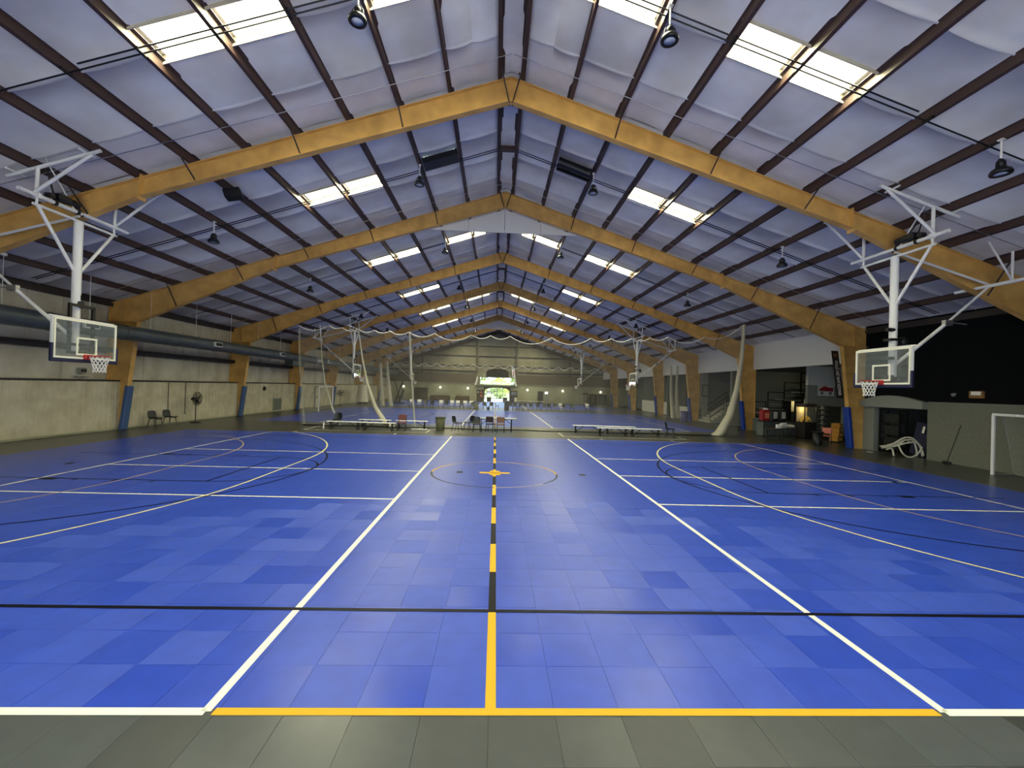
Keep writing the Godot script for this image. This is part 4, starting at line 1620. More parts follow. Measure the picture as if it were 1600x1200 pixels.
func build_mid_court():
	bench("front left bench at the far left end, its end before a lone dark chair", Vector3(-7.96, 0, -22.9), -0.03)
	bench("front left bench on the right, ending beside the red chair", Vector3(-6.14, 0, -22.8), -0.03)
	bench("rear left bench standing behind the two front left benches", Vector3(-6.8, 0, -24.5), 0.0)
	bench("rear left bench behind the red chair, nearest the olive trash can", Vector3(-4.72, 0, -24.45), 0.0)
	bench("rear right bench nearest the long folding table", Vector3(5.4, 0, -24.45), 0.0)
	bench("rear right bench standing behind the front right pair", Vector3(7.25, 0, -24.4), 0.0)
	bench("front right bench, left one of the front pair", Vector3(6.55, 0, -23.35), 0.0)
	bench("front right bench, its end beside a dark folding chair", Vector3(8.36, 0, -23.3), 0.0)
	shell_chair("lone dark shell chair behind the left end of the front left bench", Vector3(-8.75, 0, -24.0), 0.1)
	stack_chair("red vinyl chair with dark legs between the left benches", Vector3(-4.98, 0, -23.05), 0.05, "vinyl_red", "vinyl_red")
	bin("trash_can", "olive plastic trash can between the left benches and a dark chair", "trash can", Vector3(-3.08, 0, -24.3), 0.29, 0.72, "olive")
	shell_chair("dark shell chair turned sideways, next to the olive trash can", Vector3(-2.1, 0, -23.85), 1.15)
	shell_chair("dark shell chair standing behind its twin, left of the folding table", Vector3(-1.45, 0, -24.4), -0.9)
	shell_chair("dark shell chair facing us before the left end of the folding table", Vector3(-0.98, 0, -23.6), 0.15)
	table("long pale folding table with a dark edge in the court center", Vector3(0.1, 0, -24.3), 0.03, 2.3)
	stack_chair("dark brown chair with its back to us under the folding table", Vector3(-0.22, 0, -23.7), PI - 0.3, "vinyl_brown", "vinyl_brown")
	stack_chair("tan backed chair with its back to us before the folding table", Vector3(0.33, 0, -23.6), PI, "vinyl_tan", "vinyl_tan")
	shell_chair("dark folding chair turned sideways at right end of right benches", Vector3(9.85, 0, -23.6), 1.0)
	# small white net post foot and bits on the floor
	var st := mb()
	tube(st, Vector3(-0.45, 0.03, 0), Vector3(0.45, 0.03, 0.1), 0.03, 6)
	tube(st, Vector3(0, 0.03, -0.3), Vector3(0.05, 0.03, 0.3), 0.03, 6)
	solo("post_base", st, "white_paint", "low white post base on the floor behind the red chair", "post base", Vector3(-4.2, 0, -24.0))
	st = mb()
	bbox(st, Vector3(0, 0.17, 0), Vector3(0.07, 0.34, 0.07), 0.01)
	solo("marker_post", st, "white_paint", "short white marker post at the left end of the front left bench", "post", Vector3(-9.2, 0, -23.3))

func goal(label: String, at: Vector3, turn: float, w := 3.0, h := 2.06, dp := 0.9) -> Node3D:      # mouth along local z, net behind towards -x
	var t := thing("futsal_goal", label, "goal", at, turn)
	var st := mb()
	for z in [0.0, w]:
		st = mb()
		bbox(st, Vector3(0, h / 2, z), Vector3(0.085, h, 0.085), 0.012)
		part(t, "post", st, "white_paint")
	st = mb()
	bbox(st, Vector3(0, h + 0.03, 0.34), Vector3(0.085, 0.085, 0.74), 0.012)
	bbox(st, Vector3(0, h + 0.03, w / 2 + 0.38), Vector3(0.085, 0.085, w - 0.68), 0.012)
	part(t, "crossbar", st, "white_paint")
	st = mb()
	for z in [0.0, w]:
		path(st, [Vector3(0, h, z), Vector3(-dp * 0.45, h - 0.08, z), Vector3(-dp, 0.03, z)], 0.02, 6)
		tube(st, Vector3(-dp, 0.03, z), Vector3(0, 0.03, z), 0.02, 6)
	tube(st, Vector3(-dp, 0.03, 0), Vector3(-dp, 0.03, w), 0.02, 6)
	part(t, "back_frame", st, "annex_gray")
	st = mb()
	var rows := []
	for q in [[0.0, h], [dp * 0.45, h - 0.08], [dp * 0.75, h * 0.45], [dp, 0.05]]:
		var row := []
		for k in 9:
			row.append(Vector3(-q[0] - 0.04 * sin(k * 1.7), q[1], w * k / 8.0))
		rows.append(row)
	sheet(st, rows, 1)
	part(t, "net", st, "netting", "", "stuff")
	return t

func fan(label: String, at: Vector3, turn: float) -> Node3D:
	var t := thing("pedestal_fan", label, "fan", at, turn)
	var st := mb()
	lathe(st, [[0.0, 0.0], [0.27, 0.0], [0.27, 0.03], [0.06, 0.06], [0.0, 0.07]], Vector3.ZERO, 20)
	part(t, "base", st, "black_metal")
	st = mb()
	tube(st, Vector3(0, 0.04, 0), Vector3(0, 1.3, 0), 0.025, 10)
	part(t, "pole", st, "black_metal")
	st = mb()
	tube(st, Vector3(0, 1.33, -0.22), Vector3(0, 1.35, -0.02), 0.085, 12)
	part(t, "motor", st, "black_metal")
	var f := mb()
	var c := Vector3(0, 1.35, 0.06)
	for r in [0.1, 0.2, 0.29, 0.37]:
		for z in [-0.06, 0.06]:
			var ring := []
			for k in 20:
				ring.append(c + Vector3(r * cos(TAU * k / 20), r * sin(TAU * k / 20), z * (1.0 if r < 0.35 else 0.5)))
			path(f, ring, 0.007 if r < 0.35 else 0.014, 4, true)
	for k in 16:
		var o := Vector3(cos(TAU * k / 16), sin(TAU * k / 16), 0)
		for z in [-0.06, 0.06]:
			tube(f, c + o * 0.05 + Vector3(0, 0, z), c + o * 0.37 + Vector3(0, 0, z * 0.5), 0.005, 4, -1.0, false)
	part(t, "guard", f, "dark_metal")
	for k in 4:
		f = mb()
		var o := Vector3(cos(TAU * k / 4 + 0.4), sin(TAU * k / 4 + 0.4), 0)
		var p := Vector3(-o.y, o.x, 0)
		prism(f, [Vector2(0.03, -0.03), Vector2(0.27, -0.11), Vector2(0.28, 0.09), Vector2(0.03, 0.03)], c + Vector3(0, 0, -0.01), o, (p + Vector3(0, 0, 0.35)).normalized(), 0.008)
		part(t, "blade", f, "dark_metal")
	return t

func build_left_things():
	shell_chair("dark shell chair by the left wall, the one nearer the camera", Vector3(-16.85, 0, -21.8), PI / 2 - 0.2, "pair of chairs by the left wall")
	shell_chair("dark shell chair by the left wall, the farther of the pair", Vector3(-16.85, 0, -22.75), PI / 2 - 0.15, "pair of chairs by the left wall")
	fan("black pedestal fan against the left wall past the two chairs", Vector3(-16.75, 0, -24.5), 1.65)
	fan("small distant pedestal fan by the left wall behind the goal", Vector3(-16.6, 0, -46.2), 0.4)
	goal("white futsal goal on the left sideline of the second court", Vector3(-14.8, 0, -39.3), 0.0)
	# wall fittings
	for q in [[-23.4, 0.54, "nearer conduit drop with a socket box on the left wainscot"], [-24.65, 0.53, "farther conduit drop with a socket box on the left wainscot"]]:
		var t := thing("conduit_drop", q[2], "conduit", Vector3(-17.45, q[1], q[0]))
		var st := mb()
		tube(st, Vector3(0, 0.08, 0), Vector3(0, 1.7, 0), 0.016, 6)
		part(t, "pipe", st, "girt")
		st = mb()
		bbox(st, Vector3(0, 0, 0), Vector3(0.08, 0.14, 0.1), 0.01)
		part(t, "socket_box", st, "annex_gray")
	var sh := thing("wall_bracket_lamp", "small wall fixture above a shelf bracket on the left wall", "wall fixture", Vector3(-18.0, 2.55, -19.15))
	var st := mb()
	bbox(st, Vector3(0.06, 0.14, 0), Vector3(0.12, 0.24, 0.34), 0.02)
	part(sh, "housing", st, "annex_gray")
	st = mb()
	box(st, Vector3(0.125, 0.14, 0), Vector3(0.01, 0.12, 0.24))
	part(sh, "grille", st, "charcoal")
	st = mb()
	bbox(st, Vector3(0.12, -0.08, 0), Vector3(0.24, 0.03, 0.62), 0.01)
	tube(st, Vector3(0.02, -0.28, -0.25), Vector3(0.22, -0.1, -0.25), 0.015, 5)
	tube(st, Vector3(0.02, -0.28, 0.25), Vector3(0.22, -0.1, 0.25), 0.015, 5)
	part(sh, "shelf", st, "annex_light")
	var vg := thing("wall_grille", "square gray louvred vent low on the left wainscot", "vent", Vector3(-17.44, 0.62, -34.8))
	st = mb()
	bbox(st, Vector3.ZERO, Vector3(0.05, 0.95, 1.2), 0.01)
	part(vg, "frame", st, "annex_gray")
	for k in 7:
		st = mb()
		box(st, Vector3(0.035, -0.36 + 0.12 * k, 0), Vector3(0.02, 0.07, 1.06), Basis.from_euler(Vector3(0, 0, 0.5)))
		part(vg, "slat", st, "annex_dark")
	st = mb()
	lathe(st, [[0.0, 0.06], [0.14, 0.06], [0.15, 0.0], [0.0, -0.02]], Vector3.ZERO, 14, Basis.from_euler(Vector3(0, 0, -PI / 2)))
	solo("wall_gong", st, "charcoal", "round dark fitting high on the left wainscot past third frame", "wall fixture", Vector3(-17.44, 1.87, -32.8))
	var d := thing("door_5", "cream flush door in the left wainscot behind the goal", "door", Vector3(-17.46, 0, -42.4), 0, "", "structure")
	st = mb()
	box(st, Vector3(0.02, 1.02, 0), Vector3(0.06, 2.04, 1.0))
	part(d, "door_leaf", st, "cream")
	st = mb()
	box(st, Vector3(0.03, 2.07, 0), Vector3(0.09, 0.08, 1.16))
	for z in [-0.54, 0.54]:
		box(st, Vector3(0.03, 1.03, z), Vector3(0.09, 2.06, 0.08))
	part(d, "door_frame", st, "annex_gray")
	st = mb()
	box(st, Vector3(0.07, 1.0, 0.25), Vector3(0.06, 0.06, 0.35))
	part(d, "push_bar", st, "charcoal")
	# pale stacked covers beyond the goal
	var cv := thing("draped_cart", "pale cloth draped cart by the left wall far down the hall", "cart", Vector3(-15.6, 0, -50.5))
	st = mb()
	var rows := []
	for q in 5:
		var row := []
		for k in 17:
			var a := TAU * k / 16.0
			var r: float = 0.62 + 0.1 * q / 4.0 * sin(a * 5.0)
			row.append(Vector3(cos(a) * r * (0.75 + 0.08 * q), 2.3 - 0.5 * q, sin(a) * r))
		rows.append(row)
	sheet(st, rows, 1)
	part(cv, "cloth", st, "sun_fabric")
	st = mb()
	for x in [-0.4, 0.4]:
		for z in [-0.4, 0.4]:
			lathe(st, [[0.0, 0.0], [0.07, 0.02], [0.09, 0.08], [0.07, 0.14], [0.0, 0.16]], Vector3(x, 0, z), 8)
	box(st, Vector3(0, 0.2, 0), Vector3(1.0, 0.08, 1.0))
	part(cv, "wheeled_base", st, "dark_metal")

func build_right_things():
	goal("white futsal goal standing against the right block wall", Vector3(17.28, 0, -14.12), 0.0, 3.0, 2.06, -0.8)
	# mop, sign and lamp on the right wall
	var mp := thing("broom", "dark handled broom leaning against the right block wall", "broom", Vector3(18.15, 0.0, -16.55))
	var st := mb()
	tube(st, Vector3(-0.05, 0.08, 0.2), Vector3(0.1, 1.58, 0.55), 0.014, 6)
	part(mp, "handle", st, "charcoal")
	st = mb()
	bbox(st, Vector3(-0.05, 0.05, 0.19), Vector3(0.1, 0.1, 0.3), 0.02)
	part(mp, "brush", st, "black_plastic")
	var es := thing("emergency_light", "beige emergency light box on the black upper wall", "emergency light", Vector3(18.33, 2.78, -15.5))
	st = mb()
	bbox(st, Vector3(-0.05, 0, 0), Vector3(0.1, 0.28, 0.5), 0.02)
	part(es, "housing", st, "cardboard")
	st = mb()
	bbox(st, Vector3(-0.11, 0.05, 0.02), Vector3(0.03, 0.14, 0.34), 0.008)
	part(es, "panel", st, "shell_white")
	var el := thing("wall_camera", "tiny dark fixture on the black upper wall left of emergency light", "camera", Vector3(18.33, 2.76, -16.3))
	st = mb()
	lathe(st, [[0.0, -0.07], [0.06, -0.05], [0.075, 0.0], [0.075, 0.05], [0.0, 0.06]], Vector3(-0.08, 0, 0), 12)
	box(st, Vector3(-0.02, 0.05, 0), Vector3(0.1, 0.04, 0.06))
	part(el, "dome", st, "annex_gray")
	# storeroom contents: shelf unit, blue folded mats, heap of white poles
	var sh := thing("shelf_unit", "dark glazed shelf unit in the storeroom doorway", "shelf", Vector3(18.75, 0, -19.35))
	st = mb()
	for y in [0.25, 0.85, 1.4, 1.98]:
		box(st, Vector3(0, y, 0), Vector3(0.45, 0.05, 0.95))
	part(sh, "shelf", st, "black_metal")
	st = mb()
	for z in [-0.47, 0.47]:
		for x in [-0.2, 0.2]:
			box(st, Vector3(x, 1.0, z), Vector3(0.05, 2.0, 0.05))
	part(sh, "upright", st, "black_metal")
	for k in 3:
		st = mb()
		bbox(st, Vector3(0.05, 0.5 + 0.56 * k, 0.0), Vector3(0.3, 0.42, 0.8), 0.02)
		part(sh, "storage_bin", st, "charcoal")
	var mt := thing("folded_mat", "dark blue folded gym mat leaning in the storeroom doorway", "mat", Vector3(18.95, 0, -18.15), 0)
	for k in 3:
		st = mb()
		bbox(st, Vector3(0.14 * k, 0.75, 0), Vector3(0.1, 1.5, 0.85), 0.03, Basis.from_euler(Vector3(0.18, 0, -0.08)))
		part(mt, "panel", st, "navy")
	st = mb()
	box(st, Vector3(-0.07, 1.2, 0.1), Vector3(0.02, 0.3, 0.1), Basis.from_euler(Vector3(0.18, 0, -0.08)))
	part(mt, "strap", st, "shell_white")
	var hp := thing("pole_heap", "tangled heap of white poles and hoses before the storeroom", "pole heap", Vector3(17.75, 0, -18.1))
	var curves := [
		[[-0.7, 0.42, -0.1], [-0.3, 0.5, 0.0], [0.2, 0.78, 0.0], [0.55, 0.85, 0.05], [0.9, 0.5, 0.1], [1.0, 0.05, 0.15]],
		[[-0.72, 0.36, 0.0], [-0.2, 0.46, 0.1], [0.3, 0.62, 0.15], [0.8, 0.6, 0.15], [0.95, 0.1, 0.25]],
		[[-0.6, 0.3, 0.1], [-0.35, 0.35, 0.1], [-0.3, 0.04, 0.15]],
		[[-0.1, 0.5, 0.15], [0.0, 0.12, 0.3], [0.3, 0.03, 0.35], [0.7, 0.25, 0.3], [0.9, 0.45, 0.2]],
		[[-0.65, 0.46, 0.15], [0.0, 0.55, 0.05], [0.45, 0.72, -0.1], [0.7, 0.62, -0.15]],
		[[-0.5, 0.4, -0.15], [0.1, 0.6, -0.1], [0.6, 0.75, 0.0], [0.85, 0.4, 0.0], [0.9, 0.03, 0.0]]]
	for q in curves:
		var c3 := Curve3D.new()
		for k in q.size():
			var p := Vector3(q[k][0], q[k][1], q[k][2])
			var a: Array = q[maxi(k - 1, 0)]
			var b: Array = q[mini(k + 1, q.size() - 1)]
			var tg := (Vector3(b[0], b[1], b[2]) - Vector3(a[0], a[1], a[2])) / 5.0
			c3.add_point(p, -tg, tg)
		var pts := []
		for k in 17:
			pts.append(c3.sample_baked(c3.get_baked_length() * k / 16.0))
		st = mb()
		path(st, pts, 0.035, 7)
		part(hp, "pole", st, "sun_fabric")
	# banner on the second right column
	var bn := thing("banner", "tall black banner with white martial arts lettering on the second right column", "banner", Vector3(16.72, 4.84, -20.68))
	st = mb()
	prism(st, [Vector2(0, 0), Vector2(0.34, 0), Vector2(0.69, -2.37), Vector2(0.35, -2.37)], Vector3.ZERO, Vector3.RIGHT, Vector3.UP, 0.03)
	part(bn, "cloth", st, "black_plastic")
	var tm := TextMesh.new()
	tm.text = "BRAZILIAN JIU JITSU"
	var sf := SystemFont.new()
	sf.font_names = PackedStringArray(["Droid Sans"])
	sf.font_weight = 700
	tm.font = sf
	tm.font_size = 32
	tm.pixel_size = 0.0052
	tm.depth = 0.004
	var tx := part(bn, "lettering", tm, "poster_white")
	var tilt := atan2(0.35, 2.37)
	tx.rotation = Vector3(0, 0, PI / 2 + tilt)
	tx.position = Vector3(0.17 + 0.35 * 0.57, -2.37 * 0.57, 0.034)
	var wd := tm.get_aabb().size
	tx.scale = Vector3(1.72 / maxf(wd.x, 0.1), 0.19 / maxf(wd.y, 0.05), 1)
	st = mb()
	prism(st, [Vector2(0.08, -0.14), Vector2(0.16, -0.32), Vector2(0.2, -0.25), Vector2(0.26, -0.33), Vector2(0.28, -0.16), Vector2(0.2, -0.2), Vector2(0.15, -0.12)], Vector3(0, 0, 0.031), Vector3.RIGHT, Vector3.UP, 0.004)
	part(bn, "emblem", st, "cardboard")
	# vehicle sign on the partition
	var vs := thing("vehicle_sign", "white sign with a red vehicle picture on the gray partition", "sign", Vector3(21.0, 2.6, -26.98))
	st = mb()
	bbox(st, Vector3(0.54, 0.32, -0.01), Vector3(1.1, 0.66, 0.03), 0.006)
	part(vs, "board", st, "poster_white")
	st = mb()
	prism(st, [Vector2(0.08, 0.3), Vector2(1.0, 0.28), Vector2(1.02, 0.52), Vector2(0.62, 0.54), Vector2(0.56, 0.62), Vector2(0.3, 0.6), Vector2(0.26, 0.5), Vector2(0.08, 0.46)], Vector3(0, 0, 0.006), Vector3.RIGHT, Vector3.UP, 0.006)
	part(vs, "vehicle_print", st, "red")
	st = mb()
	for x in [0.26, 0.82]:
		prism(st, range(14).map(func(k): return Vector2(x + 0.1 * cos(TAU * k / 14), 0.16 + 0.1 * sin(TAU * k / 14))), Vector3(0, 0, 0.006), Vector3.RIGHT, Vector3.UP, 0.006)
	part(vs, "wheel_print", st, "wheel_gray")
	# concession table with things on it
	var tp := Vector3(15.75, 0, -22.85)
	table("dark folding table beside the right edge of the blue court", tp, 0.6, 2.6, "charcoal")
	var on := func(u: float, v: float) -> Vector3: return tp + Basis.from_euler(Vector3(0, 0.6, 0)) * Vector3(u, 0.748, v)
	for k in 3:
		st = mb()
		lathe(st, [[0.0, 0.0], [0.05, 0.0], [0.065, 0.2], [0.075, 0.26], [0.06, 0.27], [0.0, 0.265]], Vector3.ZERO, 12)
		solo("paper_cup_stack", st, "poster_white", ["pale cup stack on the dark folding table, left one of three", "pale cup stack on the dark folding table, middle one of three", "pale cup stack on the dark folding table, right one of three"][k], "cups", on.call(0.1 + 0.17 * k, 0.05), "cup stacks on the concession table")
	st = mb()
	bbox(st, Vector3(0, 0.1, 0), Vector3(0.2, 0.2, 0.16), 0.01)
	solo("napkin_box", st, "poster_white", "small white box at the left of the cups on dark table", "box", on.call(-0.5, 0.05))
	st = mb()
	lathe(st, [[0.0, 0.0], [0.11, 0.0], [0.12, 0.1], [0.09, 0.22], [0.05, 0.26], [0.0, 0.27]], Vector3.ZERO, 12)
	solo("lidded_jar", st, "annex_light", "rounded pale jar between the white box and the cups", "jar", on.call(-0.2, 0.08))
	st = mb()
	bbox(st, Vector3(0, 0.07, 0), Vector3(0.5, 0.14, 0.34), 0.04)
	solo("cloth_bundle", st, "sun_fabric", "folded tan bundle at the right end of the dark table", "bundle", on.call(1.0, 0.0))
	# back counter with two black machines
	var cn := thing("back_counter", "low dark counter behind the concession table", "counter", Vector3(17.75, 0, -26.2), 0.3)
	st = mb()
	bbox(st, Vector3(0, 0.45, 0), Vector3(2.6, 0.86, 0.6), 0.01)
	part(cn, "body", st, "annex_dark")
	st = mb()
	bbox(st, Vector3(0, 0.9, 0), Vector3(2.7, 0.05, 0.68), 0.01)
	part(cn, "worktop", st, "charcoal")
	for q in [[-0.35, "black framed drinks machine on the back counter, left of two"], [0.35, "black framed drinks machine on the back counter, right of two"]]:
		var mc := thing("drinks_machine", q[1], "machine", Vector3(17.75, 0.926, -26.2) + Basis.from_euler(Vector3(0, 0.3, 0)) * Vector3(q[0], 0, 0), 0.3, "drinks machines on the counter")
		st = mb()
		bbox(st, Vector3(0, 0.32, 0), Vector3(0.5, 0.64, 0.4), 0.02)
		part(mc, "cabinet", st, "black_plastic")
		st = mb()
		bbox(st, Vector3(0, 0.36, 0.205), Vector3(0.32, 0.42, 0.02), 0.006)
		part(mc, "window", st, "annex_light")
	var rd := thing("snack_dispenser", "red and white snack dispenser on a black pedestal left of the counter", "dispenser", Vector3(16.25, 0, -25.1))
	st = mb()
	lathe(st, [[0.0, 0.0], [0.2, 0.0], [0.2, 0.03], [0.04, 0.06], [0.04, 1.0], [0.0, 1.0]], Vector3.ZERO, 14)
	part(rd, "pedestal", st, "black_metal")
	st = mb()
	bbox(st, Vector3(0, 1.32, 0), Vector3(0.44, 0.64, 0.36), 0.03)
	part(rd, "case", st, "red")
	st = mb()
	bbox(st, Vector3(0.04, 1.3, 0.185), Vector3(0.28, 0.34, 0.02), 0.006)
	part(rd, "front_panel", st, "salmon")
	st = mb()
	lathe(st, [[0.16, 0.0], [0.13, 0.08], [0.0, 0.12]], Vector3(0.05, 1.64, 0), 12)
	part(rd, "dome", st, "poster_white")
	# popcorn machine, lit
	var pc := thing("popcorn_machine", "dark red glass sided popcorn machine with a lit yellow heap", "popcorn machine", Vector3(18.75, 0, -25.0), 0.35)
	st = mb()
	bbox(st, Vector3(0, 0.5, 0), Vector3(1.05, 0.96, 0.55), 0.02)
	part(pc, "cart", st, "leg_dark")
	st = mb()
	bbox(st, Vector3(0, 1.98, 0), Vector3(1.1, 0.2, 0.6), 0.03)
	part(pc, "canopy", st, "vinyl_brown")
	st = mb()
	for x in [-0.52, 0.52]:
		for z in [-0.26, 0.26]:
			box(st, Vector3(x, 1.43, z), Vector3(0.04, 0.92, 0.04))
	part(pc, "corner_post", st, "black_metal")
	st = mb()
	box(st, Vector3(0, 1.43, 0.26), Vector3(1.0, 0.88, 0.008))
	part(pc, "glass_front", st, "glass")
	st = mb()
	box(st, Vector3(0, 1.43, -0.26), Vector3(1.0, 0.88, 0.01))
	part(pc, "back_panel", st, "annex_light")
	st = mb()
	for k in 60:
		var a := rng.randf() * TAU
		var r := rng.randf()
		var c := Vector3(r * 0.42 * cos(a), 1.0 + 0.3 * (1 - r * r) * rng.randf_range(0.6, 1.0), r * 0.2 * sin(a))
		lathe(st, [[0.0, -0.06], [0.05, -0.04], [0.065, 0.01], [0.04, 0.05], [0.0, 0.06]], c, 6)
	part(pc, "popcorn_heap", st, "popcorn", "yellow popcorn heap", "stuff")
	st = mb()
	lathe(st, [[0.0, -0.04], [0.05, -0.03], [0.05, 0.03], [0.0, 0.04]], Vector3(0, 1.78, 0), 8)
	part(pc, "lamp", st, "lit_popcorn")
	var ol := OmniLight3D.new()
	ol.name = "popcorn_light"
	ol.position = pc.position + Vector3(0, 1.78, 0)
	ol.light_color = Color(1, 0.86, 0.5)
	ol.light_energy = 0.22
	ol.light_size = 0.03
	ol.omni_range = 90
	ol.omni_attenuation = 2.0
	ol.shadow_enabled = true
	add_child(ol)
	var wl := thing("wall_lamp", "small lamp behind the stepped rails lighting the cream wall", "lamp", Vector3(23.0, 1.95, -31.35))
	st = mb()
	lathe(st, [[0.0, -0.07], [0.06, -0.05], [0.07, 0.0], [0.06, 0.05], [0.0, 0.07]], Vector3.ZERO, 10)
	part(wl, "globe", st, "lit_popcorn")
	st = mb()
	tube(st, Vector3(0, 0.06, 0), Vector3(0, 2.55, 0), 0.01, 5)
	part(wl, "cord", st, "black_metal")
	ol = ol.duplicate()
	ol.name = "wall_lamp_light"
	ol.position = wl.position
	ol.light_color = Color(1, 0.92, 0.62)
	ol.light_energy = 0.3
	add_child(ol)
	# bin, salmon chair, boxes, cardboard
	bin("waste_bin", "black waste bin standing before the salmon chair", "trash can", Vector3(16.85, 0, -21.6), 0.25, 0.72, "black_plastic")
	stack_chair("salmon pink chair between the black bin and stacked boxes", Vector3(17.6, 0, -22.0), -0.9, "salmon", "salmon")
	for k in 4:
		var pb := thing("snack_carton", ["yellow carton on the floor, bottom of its stack by the column", "yellow carton, second from the bottom of its stack", "yellow carton, third from the bottom of its stack", "yellow carton on top of its stack by the column"][k], "carton", Vector3(19.5 + 0.02 * (k % 2), 0.255 * k + 0.02, -23.6), 0.5 + 0.08 * k, "stack of yellow cartons")
		st = mb()
		bbox(st, Vector3(0, 0.125, 0), Vector3(0.62, 0.25, 0.42), 0.012)
		part(pb, "box", st, "yellow_box")
		st = mb()
		box(st, Vector3(0, 0.125, 0.213), Vector3(0.34, 0.12, 0.006))
		part(pb, "label_patch", st, "popcorn")
	var rc := thing("wire_rack", "gray wire display rack full of pale packets beside the cartons", "rack", Vector3(19.75, 0, -24.9), 0.6)
	for k in 6:
		st = mb()
		box(st, Vector3(0, 0.3 + 0.3 * k, 0), Vector3(0.6, 0.02, 0.36))
		var rsh := part(rc, "shelf", st, "steel")
		for j in 4:
			st = mb()
			bbox(st, Vector3(-0.22 + 0.145 * j, 0.4 + 0.3 * k, 0.03), Vector3(0.12, 0.18, 0.16), 0.02)
			part(rsh, "packet", st, "wheel_gray")
	st = mb()
	for x in [-0.3, 0.3]:
		for z in [-0.18, 0.18]:
			box(st, Vector3(x, 1.0, z), Vector3(0.03, 2.0, 0.03))
	part(rc, "upright", st, "dark_metal")
	st = mb()
	bbox(st, Vector3(0, 0.42, 0), Vector3(0.62, 0.84, 0.06), 0.01, Basis.from_euler(Vector3(-0.12, 0.4, 0)))
	solo("cardboard_sheet", st, "cardboard", "flat brown cardboard box leaning beside the second right column", "cardboard box", Vector3(18.5, 0.02, -21.4))
	bin("recycling_bin", "purple round bin beside the fourth right column", "bin", Vector3(16.1, 0, -35.6), 0.36, 0.95, "purple")
	st = mb()
	bbox(st, Vector3(0, 0.05, 0), Vector3(0.2, 0.02, 0.14), 0.005)
	solo("paper_scrap", st, "poster_white", "white paper scrap on the dark floor before the storeroom", "paper", Vector3(17.6, -0.04, -19.3))
	st = mb()
	bbox(st, Vector3(0, 0.45, 0), Vector3(1.5, 0.9, 0.7), 0.02)
	solo("low_cabinet", st, "annex_dark", "low dark cabinet beside the third right column", "cabinet", Vector3(18.9, 0, -29.0))

